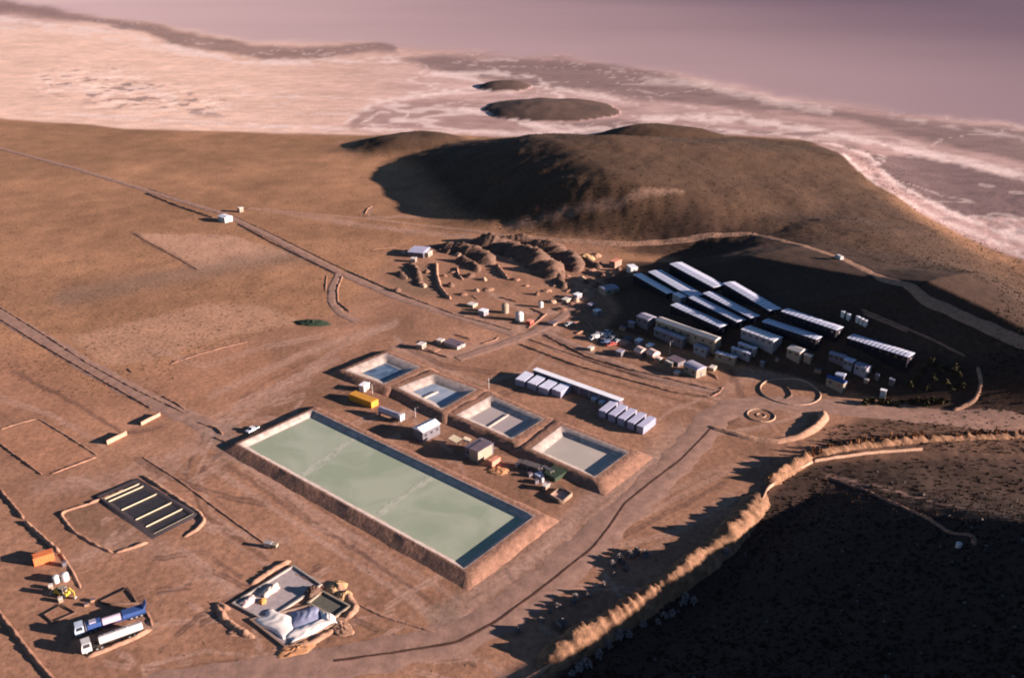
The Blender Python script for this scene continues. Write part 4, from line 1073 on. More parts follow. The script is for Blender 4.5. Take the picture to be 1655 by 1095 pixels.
tank('small white drum in the equipment yard beside the beige pond', 876, 778, .62, 1.3, white_paint, .15)
tank('white water tank by the digger, the left of two', 91.5, 940, .85, 2.0, white_paint, .3, 'white water tanks by the digger')
tank('white water tank by the digger, the right of two', 106, 936.5, 1.0, 2.1, white_paint, .35, 'white water tanks by the digger')
tank('small white tank on the mound at the end of the track in the dark scrub', 1549, 884, .75, 1.3, white_paint, .4)
hut('crate', 'red box standing beside the nearer big round tank', 'crate', (850, 518), (857, 520), (860, 516), 1.8, 'flat', red_paint, pink_paint, 0, 0, None, .03, 0)

# poles
for i, (x, y, hh, lab) in enumerate([(602, 636, 4.2, 'thin pole beside the deep blue pond'), (671.5, 674, 4.0, 'thin pole beside the grey tanker on the pond strip'),
                                     (790, 628, 5.0, 'thin pole in the dark shadow left of the paired containers'), (1082, 572, 6.0, 'tall thin pole in front of the grey lavender hall')]):
    w = P1(x, y); t = thing('lamp_pole', lab, 'pole', w)
    MB().cyl((0, 0, -.3), (0, 0, hh), .13, .08, 8).build('shaft', white_paint, t)
    MB().bar((0, 0, hh - .1), (.9, 0, hh + .1), .06).build('arm', steel, t)
    MB().box(.7, 1.25, -.14, .14, hh + .06, hh + .18).build('lamp_head', steel, t)

# ------------------------------------------------------------------ vehicles
def wheel(t, x, y, r=.48, w=.3):
    o = MB().cyl((0, -w / 2, 0), (0, w / 2, 0), r, n=14).build('wheel', rubber, t); o.location = (x, y, r)
    MB().cyl((0, -w / 2 - .02, 0), (0, w / 2 + .02, 0), r * .5, n=10).build('rim', steel, o); return o

def place2(px0, px1, dz=0.0):
    a, b = P1(*px0), P1(*px1)
    return ((a[0] + b[0]) / 2, (a[1] + b[1]) / 2, (a[2] + b[2]) / 2), math.atan2(b[1] - a[1], b[0] - a[0]), math.hypot(b[0] - a[0], b[1] - a[1])

def cab(t, x0, x1, w, z0, z1, m, nose=0.0, face=-1):
    """a driver's cab; face -1 looks towards -x"""
    f = x0 if face < 0 else x1; r = x1 if face < 0 else x0
    s_ = 1 if face < 0 else -1
    zm = z0 + (z1 - z0) * .52
    pts = [(f, z0), (f, zm), (f + s_ * .28, z1), (r, z1), (r, z0)]
    vs = [(x, -w / 2, z) for x, z in pts] + [(x, w / 2, z) for x, z in pts]
    fs = [tuple(range(5)), tuple(range(9, 4, -1))] + [(i, i + 5, (i + 1) % 5 + 5, (i + 1) % 5) for i in range(5)]
    if s_ < 0: fs = [q[::-1] for q in fs]
    c = MB().add(vs, fs).build('cab', m, t)
    g_ = MB().add([(f + s_ * .03 - s_ * .02, -w / 2 + .15, zm + .05), (f + s_ * .03 - s_ * .02, w / 2 - .15, zm + .05), (f + s_ * .25 - s_ * .02, w / 2 - .2, z1 - .1), (f + s_ * .25 - s_ * .02, -w / 2 + .2, z1 - .1)], [(0, 1, 2, 3)])
    g_.build('windscreen', glass, c)
    for sy in (-1, 1):
        y = sy * (w / 2 + .012)
        MB().add([(f + s_ * .35, y, zm), (r - s_ * .3, y, zm), (r - s_ * .3, y, z1 - .15), (f + s_ * .45, y, z1 - .15)], [(0, 1, 2, 3)]).build('side_window', glass, c)
    return c

# tanker truck
loc, rz, L = place2((141, 1052), (224, 1022))
t = thing('tanker_truck', 'white tanker truck parked inside the low bank, nearest the camera', 'truck', loc, rz)
L = max(L, 14.5); a = -L / 2
cab(t, a, a + 2.3, 2.5, .7, 3.3, white_paint)
MB().box(a + 2.5, L / 2 - .2, -.5, .5, .75, 1.05).build('chassis', rubber, t)
tk = MB().cyl((a + 4.2, 0, 2.05), (L / 2, 0, 2.05), 1.08, n=20).build('tank', white_paint, t, False)
for i in range(3):
    x = a + 5.6 + i * (L - 6.4) / 3
    MB().cyl((x, 0, 3.1), (x, 0, 3.28), .3, n=10).build('hatch', steel, tk)
MB().box(a + 4.4, L / 2 - .2, -.35, .35, 3.13, 3.18).build('walkway', steel, tk)
for x in (a + 1.0, a + 3.4, a + 4.5, L / 2 - 3.4, L / 2 - 2.2, L / 2 - 1.0):
    for sy in (-1.05, 1.05): wheel(t, x, sy)
for sy in (-1, 1): MB().box(a - .02, a + .05, sy * .85 - .18, sy * .85 + .18, .85, 1.1).build('headlight', roof_bright, t)

# blue flatbed truck with load
loc, rz, L = place2((124, 1026), (234, 990))
t = thing('flatbed_truck', 'blue flatbed truck with a mixed load and a raised blue tail', 'truck', loc, rz)
L = max(L, 17.0); a = -L / 2
cab(t, a, a + 2.2, 2.5, .7, 3.2, mat('pale_blue_paint', (.42, .50, .62), .4))
MB().box(a + 2.4, L / 2, -1.2, 1.2, .95, .8).build('flatbed', blue_paint, t)
MB().box(a + 2.6, a + 2.75, -1.2, 1.2, 1.2, 2.6).build('headboard', steel, t)
MB().box(a + 3.0, a + 6.3, -1.0, 1.0, 1.21, 2.5).build('crate', blue_paint, t)
MB().box(a + 3.6, a + 5.2, -.7, .7, 2.505, 2.9).build('bundle', roof_grey, t)
MB().vault(a + 6.6, L / 2 - 6.0, -1.1, 1.1, 1.21, 1.3).build('tarpaulin', mat('mauve_tarpaulin', (.42, .34, .42), .8), t)
MB().box(L / 2 - 5.6, L / 2 - .1, -1.2, 1.2, 1.21, 2.3).build('skip', blue_paint, t)
MB().add([(L / 2 - .6, -1.2, 2.3), (L / 2 - .1, -1.2, 2.3), (L / 2 + .5, -1.1, 3.6), (L / 2 + .3, -1.1, 3.6), (L / 2 - .6, 1.2, 2.3), (L / 2 - .1, 1.2, 2.3), (L / 2 + .5, 1.1, 3.6), (L / 2 + .3, 1.1, 3.6)],
         [(0, 1, 2, 3), (7, 6, 5, 4), (0, 3, 7, 4), (1, 5, 6, 2), (3, 2, 6, 7), (0, 4, 5, 1)]).build('tail_ramp', blue_paint, t)
for x in (a + 1.0, a + 3.5, a + 4.7, L / 2 - 3.6, L / 2 - 2.4, L / 2 - 1.2):
    for sy in (-1.05, 1.05): wheel(t, x, sy)

# grey tanker trailer on the pond strip
loc, rz, L = place2((613, 668), (651, 682))
t = thing('tanker_trailer', 'grey tanker trailer with a white rear end, between big and small ponds', 'trailer', loc, rz)
L = max(L, 10); a = -L / 2
MB().cyl((a + .4, 0, 2.1), (L / 2 - 1.0, 0, 2.1), 1.15, n=20).build('tank', mat('grey_lilac_paint', (.40, .36, .42), .5), t)
MB().box(L / 2 - 1.0, L / 2, -1.2, 1.2, .7, 3.2).build('pump_box', white_paint, t)
MB().box(a, L / 2, -.5, .5, .75, 1.0).build('chassis', rubber, t)
for x in (a + 1.2, L / 2 - 3.0, L / 2 - 1.8):
    for sy in (-1.05, 1.05): wheel(t, x, sy)

# pickup
def car(label, px0, px1, m, kind='pickup', group=None, length=5.0):
    loc, rz, L = place2(px0, px1)
    t = thing('pickup_truck' if kind == 'pickup' else 'parked_car', label, 'pickup' if kind == 'pickup' else 'car', loc, rz, group)
    L = length; a = -L / 2; w = 1.8
    if kind == 'pickup':
        prof = [(a, .45), (a, .95), (a + 1.25, 1.08), (a + 1.75, 1.72), (a + 3.05, 1.72), (a + 3.2, 1.05), (L / 2, 1.05), (L / 2, .45)]
    elif kind == 'van':
        prof = [(a, .4), (a, 1.0), (a + .7, 1.2), (a + 1.2, 2.05), (L / 2, 2.1), (L / 2, .4)]
    else:
        prof = [(a, .4), (a, .85), (a + 1.1, .98), (a + 1.7, 1.48), (a + 3.2, 1.5), (a + 3.9, 1.02), (L / 2, .95), (L / 2, .4)]
    n = len(prof)
    vs = [(x, -w / 2, z) for x, z in prof] + [(x, w / 2, z) for x, z in prof]
    b = MB().add(vs, [tuple(range(n))[::-1], tuple(range(n, 2 * n))] + [(i, (i + 1) % n, (i + 1) % n + n, i + n) for i in range(n)]).build('body', m, t)
    g_ = MB(); i = 2
    (xa, za), (xb, zb) = prof[2], prof[3]
    g_.add([(xa + .06, -w / 2 + .1, za + .06), (xa + .06, w / 2 - .1, za + .06), (xb - .02, w / 2 - .15, zb - .02), (xb - .02, -w / 2 + .15, zb - .02)], [(0, 1, 2, 3)])
    o = g_.build('windscreen', glass, t); o.location = (-.03, 0, .03)
    if kind == 'pickup':
        MB().box(a + 3.35, L / 2 - .1, -w / 2 + .12, w / 2 - .12, .62, 1.055).build('bed', rubber, t)
    for sy in (-1, 1):
        y = sy * (w / 2 + .01)
        MB().add([(prof[3][0] + .05, y, 1.1), (prof[3][0] + 1.25, y, 1.1), (prof[3][0] + 1.2, y, prof[3][1] - .1), (prof[3][0] + .2, y, prof[3][1] - .1)], [(0, 1, 2, 3)]).build('side_window', glass, t)
    for x in (a + .9, L / 2 - 1.0):
        for sy in (-.8, .8): wheel(t, x, sy, .38, .24)
    return t
car('white and blue pickup parked at the left corner of the big pond', (397, 702), (420, 690), mat('pickup_white', (.62, .66, .74), .35))
cols = [white_paint, steel, mat('car_silver', (.5, .5, .52), .35), mat('car_dark', (.06, .06, .08), .3), white_paint, mat('car_blue', (.12, .16, .28), .35), steel, white_paint, red_paint, mat('car_silver', (.5, .5, .52))]
names = ['white van first on the left in the crowded car park below camp', 'grey car behind the leftmost van of the car park', 'silver car in the middle of the back row of the car park', 'dark car in the middle of the front row of the car park',
         'white pickup at the back right of the car park', 'dark blue car near the front of the car park', 'grey pickup toward the right of the car park', 'white car rightmost of the car park, close to the pink rubble', 'red car at the front right of the car park', 'silver pickup at the very back of the car park']
for i, (x, y) in enumerate([(960, 548), (966, 541), (974, 542), (972, 551), (985, 544), (979, 553), (990, 549), (998, 553), (988, 557), (981, 539)]):
    car(names[i], (x - 6, y + 2), (x + 6, y - 2 + (i % 3)), cols[i], ['van', 'car', 'car', 'car', 'pickup', 'car', 'pickup', 'car', 'car', 'pickup'][i], 'vehicles in the car park below camp')
car('pale car parked on the works road near the big round tanks', (915, 527), (925, 524), white_paint, 'car')
car('white van on the road behind the camp hill', (1351, 417), (1360, 420), white_paint, 'van')

# yellow backhoe
loc, rz, L = place2((88, 958), (118, 966))
t = thing('backhoe_loader', 'yellow backhoe loader parked by the white water tanks', 'digger', loc, rz)
MB().box(-2.2, 1.8, -.75, .75, .75, 1.5).build('body', yellow_paint, t)
MB().box(-2.4, -.9, -.6, .6, 1.505, 1.9).build('bonnet', yellow_paint, t)
c = MB().box(-.8, .9, -.8, .8, 1.505, 1.85).box(-.8, .9, -.8, .8, 2.75, 2.9).bar((-.75, -.75, 1.8), (-.75, -.75, 2.8), .06).bar((.85, -.75, 1.8), (.85, -.75, 2.8), .06).bar((-.75, .75, 1.8), (-.75, .75, 2.8), .06).bar((.85, .75, 1.8), (.85, .75, 2.8), .06).build('cab', wall_cream, t)
MB().box(-.7, .8, -.72, .72, 1.86, 2.74).build('window', glass, c)
arm = MB().bar((1.7, 0, 1.2), (2.6, 0, 3.3), .17).bar((2.6, 0, 3.3), (4.0, 0, 2.2), .14).bar((4.0, 0, 2.2), (3.9, 0, .7), .12).build('arm', yellow_paint, t)
MB().box(3.55, 4.2, -.4, .4, .2, .75).build('bucket', steel, arm)
ld = MB().bar((-1.4, -.7, 1.2), (-3.1, -.7, .6), .1).bar((-1.4, .7, 1.2), (-3.1, .7, .6), .1).build('loader_arm', yellow_paint, t)
MB().add([(-3.1, -1.1, .1), (-3.9, -1.1, .15), (-3.4, -1.1, .95), (-3.1, -1.1, .9), (-3.1, 1.1, .1), (-3.9, 1.1, .15), (-3.4, 1.1, .95), (-3.1, 1.1, .9)],
         [(0, 1, 5, 4), (0, 4, 7, 3), (0, 3, 2, 1), (4, 5, 6, 7), (3, 7, 6, 2)]).build('shovel', steel, ld)
for x, r in ((-1.7, .5), (.9, .75)):
    for sy in (-.95, .95): wheel(t, x, sy, r, .4)
# small tools by the digger
for i, (x, y, lab) in enumerate([(98, 966, 'cream generator box beside the yellow backhoe'), (82, 945, 'small cream pallet box left of the white water tanks'), (104, 908, 'low dark pallet box beside the orange container at left')]):
    hut('generator_box', lab, 'generator', (x - 4, y + 2), (x + 3, y), (x + 1, y - 3), 1.3, 'flat', [wall_cream, wall_cream, wall_grey][i], [roof_cream, roof_cream, roof_dark][i], 0, 0, None, .03, 0)

# trailer generator on the open dirt
loc, rz, L = place2((424, 882), (452, 886))
t = thing('trailer_generator', 'small trailer generator standing alone on open dirt left of the big pond', 'generator', loc, rz)
MB().box(-1.9, .4, -.7, .7, .55, 1.7).build('housing', steel, t)
MB().box(.7, 2.1, -.75, .75, .4, 1.5).build('fuel_tank', wall_cream, t)
MB().box(-2.2, 2.4, -.5, .5, .38, .54).build('chassis', rubber, t)
MB().bar((2.4, 0, .45), (3.6, 0, .3), .06).build('drawbar', steel, t)
for sy in (-.8, .8): wheel(t, -.4, sy, .35, .22)

# solar panels
def solar(label, p0, p1, p2, nx, ny, h=2.2):
    loc, rz, L, D, _ = frame3(p0, p1, p2, h)
    t = thing('solar_panel', label, 'solar panel', loc, rz)
    tl = .35
    fr = MB()
    for i in range(nx + 1): fr.bar((-L / 2 + L * i / nx, -D / 2, h - tl), (-L / 2 + L * i / nx, D / 2, h + tl), .06)
    for x in (-L / 2 + .2, L / 2 - .2): fr.bar((x, -D / 4, -.2), (x, -D / 4, h - tl / 2), .07).bar((x, D / 4, -.2), (x, D / 4, h + tl / 2), .07)
    fr.build('frame', steel, t)
    for i in range(nx):
        for j in range(ny):
            x0, x1 = -L / 2 + L * i / nx + .08, -L / 2 + L * (i + 1) / nx - .08
            ya, yb = -D / 2 + D * j / ny + .06, -D / 2 + D * (j + 1) / ny - .06
            za, zb = h + tl * (2 * ya / D), h + tl * (2 * yb / D)
            MB().add([(x0, ya, za + .05), (x1, ya, za + .05), (x1, yb, zb + .05), (x0, yb, zb + .05), (x0, ya, za + .1), (x1, ya, za + .1), (x1, yb, zb + .1), (x0, yb, zb + .1)],
                     [(0, 3, 2, 1), (4, 5, 6, 7), (0, 1, 5, 4), (1, 2, 6, 5), (2, 3, 7, 6), (3, 0, 4, 7)]).build('panel', stripe_cream, t)
solar('raised frame of pale yellow panels between workshop and cream box building', (739, 714.5), (748, 708), (740, 698), 3, 3, 3.0)
solar('smaller tilted pale panel right behind the raised frame of yellow panels', (758, 714), (763, 708), (754, 703), 2, 2, 2.4)

# equipment yard beside the beige pond
slab('steel_plate', 'grey white sheet lying on blocks in the equipment yard', 'sheet', [(863, 764), (873, 758), (882, 766), (872, 769)], .9, roof_white)
hut('yard_hut', 'cream block hut in the equipment yard beside the white drum', 'hut', (882, 786), (889, 781), (885, 777), 1.8, 'flat', wall_tan, roof_cream, 0, 0)
w3 = P([905, 923, 909, 890], [786, 796, 808, 798], 1.2)[:, :2]; c0 = w3.mean(0); q = w3 - c0
t = thing('settling_pit', 'open square pit with pink floor and low walls, near end of equipment yard', 'pit', (c0[0], c0[1], 0))
o_ = offset_quad(q, [.35] * 4)
ring([np.column_stack([a, np.full(4, z)]) for a, z in ((o_, -.2), (o_, 1.2), (q, 1.2), (q, .1))], 'wall', wall_tan, t)
MB().add([(x, y, .25) for x, y in offset_quad(q, [.02] * 4)], [(3, 2, 1, 0)]).build('floor', mat('pit_floor', (.50, .34, .29), .8), t)
def frame_rack(label, px, py, rz, L, W, H, m=steel):
    w = P1(px, py); t = thing('pipe_rack', label, 'rack', w, rz)
    f = MB()
    for x in (-L / 2, 0, L / 2):
        for y in (-W / 2, W / 2): f.bar((x, y, -.2), (x, y, H), .09)
        f.bar((x, -W / 2, H), (x, W / 2, H), .09)
    for y in (-W / 2, W / 2): f.bar((-L / 2, y, H), (L / 2, y, H), .09)
    f.build('frame', m, t)
    for k in range(4): MB().cyl((-L / 2 - .4, -W / 2 + W * (k + .5) / 4, H + .18), (L / 2 + .4, -W / 2 + W * (k + .5) / 4, H + .18), .1, n=8).build('pipe', [white_paint, wall_grey, steel, roof_dark][k], t)
frame_rack('steel rack of pipes at the left end of the equipment yard', 848, 755, R(-50), 5, 1.6, 1.8)
frame_rack('second pipe rack, close to the dark green container', 886, 766, R(-50), 4, 1.4, 2.2, wall_cream)
for i, (x, y) in enumerate([(838, 749), (858, 764), (868, 775)]):
    hut('yard_crate', ['pale crate at the left end of the equipment yard', 'dark crate before the grey container in the equipment yard', 'dark crate left of the white drum in the equipment yard'][i], 'crate', (x - 2.5, y + 2), (x + 3, y), (x + 1, y - 3), 1.3, 'flat', [wall_cream, wall_grey, wall_grey][i], [roof_cream, roof_dark, roof_dark][i], 0, 0, None, .03, 0)

# low walls at left
def wall_run(label, px, h, th, m=None, name='low_wall', bricks=0):
    w3 = P([p[0] for p in px], [p[1] for p in px]); c, s_ = resample(w3, 1.5); nn = normals2(c) * th / 2
    t = thing(name, label, 'wall', (*c[0], 0))
    k = len(c); V = []
    z = terrain(c[:, 0], c[:, 1]); hz = h * (0.9 + .2 * fbm(s_, s_ * 0, 3, 2, 3))
    for q_, zz in ((c - nn, z - .3), (c - nn, z + hz), (c + nn, z + hz), (c + nn, z - .3)):
        V.append(np.column_stack([q_ - c[0], zz]))
    V = np.stack(V, 1); idx_ = np.arange(k * 4).reshape(k, 4)
    F = np.stack([idx_[:-1, :-1], idx_[1:, :-1], idx_[1:, 1:], idx_[:-1, 1:]], -1).reshape(-1, 4)
    np_mesh('masonry', V.reshape(-1, 3), F, m or stone_m, t)
    Vc = []
    for q_, zz in ((c - nn * 1.3, z + hz + .003), (c - nn * 1.3, z + hz + .14), (c + nn * 1.3, z + hz + .14), (c + nn * 1.3, z + hz + .003)):
        Vc.append(np.column_stack([q_ - c[0], zz]))
    np_mesh('coping', np.stack(Vc, 1).reshape(-1, 3), F, pale_earth, t)
    return t
wall_run('low mud wall left of the junction, the nearer of two', [(173, 718), (189, 710), (205, 702)], 1.5, .5)
wall_run('low mud wall left of the junction, the one touching the road end', [(228, 687), (243, 679), (259, 671)], 1.2, .5)
wall_run('dry stone wall along the dark ditch, from the bottom edge up to its bend', [(850, 1100), (905, 1070), (960, 1042), (1020, 1008), (1070, 972), (1115, 940), (1160, 905), (1200, 866), (1228, 820), (1240, 790), (1275, 768), (1312, 748)], 1.0, .5)
wall_run('dry stone wall running right from the ditch bend below the spiky shrubs', [(1316, 746), (1370, 738), (1430, 731), (1490, 727)], .9, .5)

# shallow trenches of a half-dug foundation
def trench_frame(label, px, w=.5):
    w3 = P([p[0] for p in px], [p[1] for p in px], .35)[:, :2]; c0 = w3.mean(0); q = w3 - c0
    t = thing('foundation_frame', label, 'foundation', (c0[0], c0[1], 0)); 
    a, b = offset_quad(q, [w / 2] * 4), offset_quad(q, [-w / 2] * 4)
    ring([np.column_stack([x_, np.full(4, z)]) for x_, z in ((a, -.2), (a, .35), (b, .35), (b, -.2))], 'kerb', mat('dark_earth', (.10, .06, .045), .95), t)  # outline laid as a low kerb of plain dark earth
    return t
trench_frame('dark earth foundation outline right behind the blue truck', [(161, 970), (205, 949), (222, 973), (170, 974)])
trench_frame('faint foundation outline left of the blue truck', [(70, 992), (98, 976), (122, 988), (86, 1004)], .4)
for i, (x, y) in enumerate([(140, 975), (150, 968)]):
    hut('pallet_stack', ['low dark pallet stack between the two foundation outlines', 'second low dark pallet stack, touching the right foundation outline'][i], 'pallets', (x - 4, y + 2), (x + 3, y), (x + 2, y - 3), .7, 'flat', timber, roof_dark, 0, 0, None, .02, 0)

# ------------------------------------------------------------------ excavation lined with sheeting
def basin(label, px, h, th, floor_m, wall_m, zf=.1):
    w3 = P([p[0] for p in px], [p[1] for p in px], h)[:, :2]; c0 = w3.mean(0); q = w3 - c0
    t = thing('concrete_basin', label, 'basin', (c0[0], c0[1], 0))
    a = offset_quad(q, [th] * 4)
    for i in range(4):                                       # each wall a part
        j = (i + 1) % 4
        MB().quadbox([a[i] * .999, a[j] * .999, q[j], q[i]], -.3, h - .003 * i).build('wall', wall_m, t)
    MB().add([(x, y, zf) for x, y in offset_quad(q, [.05] * 4)], [(3, 2, 1, 0)]).build('floor', floor_m, t)
    return t
floor_g = mat('basin_floor', (.36, .31, .31), .8, .25, .5)
basin('main concrete basin of the excavation, grey floor in sun', [(474, 914), (517, 943), (431, 1000), (379, 973)], .55, .5, floor_g, concrete)
basin('right hand basin of the excavation, deep and dark inside', [(521, 955), (563, 978), (541, 994), (500, 972)], .6, .5, mat('basin_dark', (.10, .10, .08), .8), wall_cream)
basin('lower basin of the excavation under the white sheets', [(498, 978), (546, 1002), (462, 1042), (408, 1000)], 0.5, .5, floor_g, wall_tan)

def sheet(label, px, amp, m, seed=0, base=1.4, n=26):
    w3 = P([p[0] for p in px], [p[1] for p in px], base)[:, :2]; c0 = w3.mean(0); q = w3 - c0
    V = []; F = []
    for i in range(n + 1):
        for j in range(n + 1):
            u, v = i / n, j / n
            uj = u + .05 * math.sin(v * 9 + seed); vj = v + .05 * math.sin(u * 8 + seed * 2)
            p_ = (q[0] * (1 - uj) + q[1] * uj) * (1 - vj) + (q[3] * (1 - uj) + q[2] * uj) * vj
            f = float(fbm(np.array([u * 1.9 + seed]), np.array([v * 1.9]), 1.0, 2, seed)[0])
            e = min(u, 1 - u, v, 1 - v) * 4
            V.append((p_[0], p_[1], base - .5 + amp * (max(0, math.sin(math.pi * u) * math.sin(math.pi * v)) ** .45) * (.75 + .5 * f) + .06 * math.sin(u * 23 + 5 * v + 6 * f) * math.sin(math.pi * u) * math.sin(math.pi * v) - (.25 if e < .05 else 0)))
            if i < n and j < n: F.append((i * (n + 1) + j, (i + 1) * (n + 1) + j, (i + 1) * (n + 1) + j + 1, i * (n + 1) + j + 1))
    o = np_mesh('plastic_sheet', np.array(V), np.array(F), m, None, True); o.location = (c0[0], c0[1], 0)
    tag(o, label, 'sheet'); return o
sheet_w = mat('white_sheet', (.74, .68, .64), .5, .1, .6)
sheet('white plastic sheet draped over the left of the lower basin', [(440, 980), (484, 1003), (462, 1031), (410, 1000)], 0.9, sheet_w, 3, .75)
sheet('white plastic sheet draped along the near rim of the lower basin', [(464, 1018), (536, 992), (544, 1003), (468, 1040)], 0.9, sheet_w, 8, .75)
sheet('blue shaded sheet sagging in the middle of the lower basin', [(470, 988), (511, 976), (522, 997), (472, 1020)], 0.9, mat('shade_blue_sheet', (.24, .26, .38), .5, .15, .6), 5, .8)  # blue shade of the white sheeting put into this sheet's colour
sheet('white plastic sheet heaped at the right end of the lower basin', [(514, 983), (540, 992), (546, 1006), (524, 1004)], 1.0, sheet_w, 12, .8)
sheet('pale pink sheet lying in the left corner of the main basin', [(384, 972), (410, 958), (414, 968), (392, 980)], .8, mat('pink_sheet', (.58, .42, .40), .6), 15, .8)
sheet('crumpled cream sheet on the left wall of the main basin', [(418, 958), (446, 938), (452, 946), (430, 962)], 1.0, mat('cream_sheet', (.64, .52, .44), .6), 17, .9)

for px, w_, h_, s2_ in [([(372, 985), (350, 975), (362, 1000), (392, 1022), (412, 1030)], 2.4, .8, 91), ([(470, 905), (440, 920), (405, 945)], 2.2, .7, 92), ([(530, 938), (560, 960), (575, 982), (556, 1002)], 2.6, .8, 93), ([(450, 1048), (500, 1040), (540, 1016)], 2.4, .6, 94)]:
    tagk(ridge('earth_bank', px, w_, h_, pale_earth, seed=s2_, rough=.8, flat=.1, step=.6, wav=1.6), 'structure')
def heap(label, px, py, r, h, m, seed, sx=1.0, name='spoil_heap', cat='heap', rot=0.0):
    w = P1(px, py); k, n = 28, 7
    V = []; A1, B1 = vn1(k, seed), vn1(k * 2, seed + 9)
    for j in range(n + 1):
        for i in range(k):
            a_ = 2 * math.pi * i / k; f = j / n
            rr = r * (1 - f) * (.75 + .5 * A1[i % k])
            z = h * (1 - (1 - f) ** 1.7) * (.8 + .4 * B1[(i + 3 * j) % (2 * k)]) if j else -.3
            V.append((rr * math.cos(a_) * sx, rr * math.sin(a_), z))
    hg = np.random.default_rng(seed); V = np.array(V); h_ = hg.normal(size=V.shape) * r * .055; V[k:] += h_[k:]; V[:, 2] *= .75
    F = [(j * k + i, j * k + (i + 1) % k, (j + 1) * k + (i + 1) % k, (j + 1) * k + i) for j in range(n) for i in range(k)]
    o = np_mesh(name, np.array(V), np.array(F), m); o.location = (w[0], w[1], w[2]); o.rotation_euler = (0, 0, rot)
    tag(o, label, cat); return o
def vn1(k, seed):
    t_ = 2 * math.pi * np.arange(k) / k
    return fbm(2.2 * np.cos(t_) + seed * 5.1, 2.2 * np.sin(t_), 1.0, 3, seed)
heap('yellow sand heap at the right rim of the excavation', 544, 948, 3.0, 1.3, sand, 1)
heap('smaller yellow sand heap behind the right rim of the excavation', 556, 962, 2.4, 1.2, sand, 2)
heap('orange earth heap at the bottom rim of the excavation', 478, 1048, 2.8, .7, mat('orange_earth', (.44, .22, .11), .95, .3, .5), 3, 1.9, rot=.5)
heap('orange heap inside the main basin of the excavation', 424, 972, 1.3, 1.4, mat('rust_earth', (.48, .22, .07), .9, .3, .6), 4)
heap('rubble heap between the main basin and the dark basin', 506, 957, 2.6, 2.4, spoil, 5)
heap('cream pointed earth heap on the slope left of the camp', 945, 418, 4.0, 3.8, sand, 6, 1.4)
heap('tan earth heap just right of the cream pointed heap', 962, 414, 3.2, 2.6, pale_earth, 7, 1.3)
heap('orange earth heap below the salmon pink container', 806, 760, 3.0, .8, mat('orange_earth', (.44, .22, .11)), 8, 1.4)
heap('dark tarpaulin covered heap in the shallow dug hollow on the plain', 505, 522, 4.2, 1.8, green_dark, 9, 2.2, rot=-.1)
heap('sandy heap at the bottom left rim of the excavation', 382, 1020, 1.8, .5, pale_earth, 10, 1.5)
heap('sandy ramp heap at the right corner below the excavation', 552, 1012, 2.6, .6, pale_earth, 11, 1.9, rot=-.9)
k_i = 0
for (x, y) in [(712, 404), (726, 408), (742, 412), (758, 420), (780, 404), (812, 412), (826, 420), (850, 428), (866, 440), (872, 408), (905, 426), (916, 446), (900, 462), (690, 440), (684, 462), (718, 446), (732, 440), (760, 446), (782, 452), (832, 452), (850, 462), (642, 470), (656, 408), (940, 430), (956, 436), (970, 428), (948, 470), (906, 500), (966, 440), (974, 446), (982, 441), (990, 447), (955, 452), (947, 457), (940, 450), (925, 462), (918, 470), (965, 462), (930, 486), (922, 492), (940, 492), (1003, 548), (1010, 554), (1016, 558), (884, 470), (868, 476), (892, 488), (935, 505), (950, 510), (728, 462), (770, 470), (748, 476), (790, 468), (1000, 436)]:
    lab = ['pale', 'dark grey', 'stony', 'reddish brown'][k_i % 4] + ' rubble pile ' + ('on the jagged spoil ridges' if y < 425 and x < 900 else 'close to the cream pointed heap' if x > 920 and y < 450 else 'below the arched shelters and car park' if y > 530 else 'along the works road past the round tanks' if y > 455 and x > 840 else 'near the big round tanks' if x > 720 and y > 440 else 'around the curved pit bank left of the ridges' if x < 760 else 'right below the jagged spoil ridges')
    o = heap(lab, x, y, 1.4 + 1.6 * ((k_i * 7) % 5) / 5, .8 + ((k_i * 3) % 4) * .55, [pale_earth, spoil, stone_m, earth][k_i % 4], 20 + k_i, 1.3, 'rubble_pile', 'rubble', k_i * .8)
    o['group'] = 'rubble piles left of the camp'; k_i += 1

# ------------------------------------------------------------------ gardens by the turning place
def garden(label, px, py, r, h, inner=True, w=1.3):
    w = P1(px, py); t = thing('garden_ring', label, 'garden', (w[0], w[1], 0))
    def loop(rr): return [(w[0] + rr * math.cos(a_), w[1] + rr * math.sin(a_)) for a_ in np.linspace(0, 2 * math.pi, 40)[:-1]]
    def rg(rr, hh, ww, s_):
        o = ridge('kerb', None, ww * .5, hh * .6, stone_m, world=[(a_, b_, 0) for a_, b_ in loop(rr)], closed=True, seed=s_, rough=.15, step=.7, parent=t); o.location = (-w[0], -w[1], 0)
    rg(r, h, 1.3, int(px) % 50)
    if inner: rg(r * .34, h * .7, .9, int(py) % 50)
    return t
cA = P1(1277, 632); rA = abs(P1(1324, 632)[0] - cA[0])
garden('large round garden bed with a low kerb at the edge of the camp shadow', 1277, 633, rA, .8, False)
cB = P1(1230, 671); rB = abs(P1(1252, 671)[0] - cB[0])
garden('small round garden bed with an inner ring below the large round bed', 1230, 671, rB, .6)
tag(ridge('planting_bank', [(1262, 622), (1274, 628), (1280, 640), (1268, 645)], 1.2, .5, spoil, seed=5), 'low curved planting mound inside the large round garden bed', 'garden')
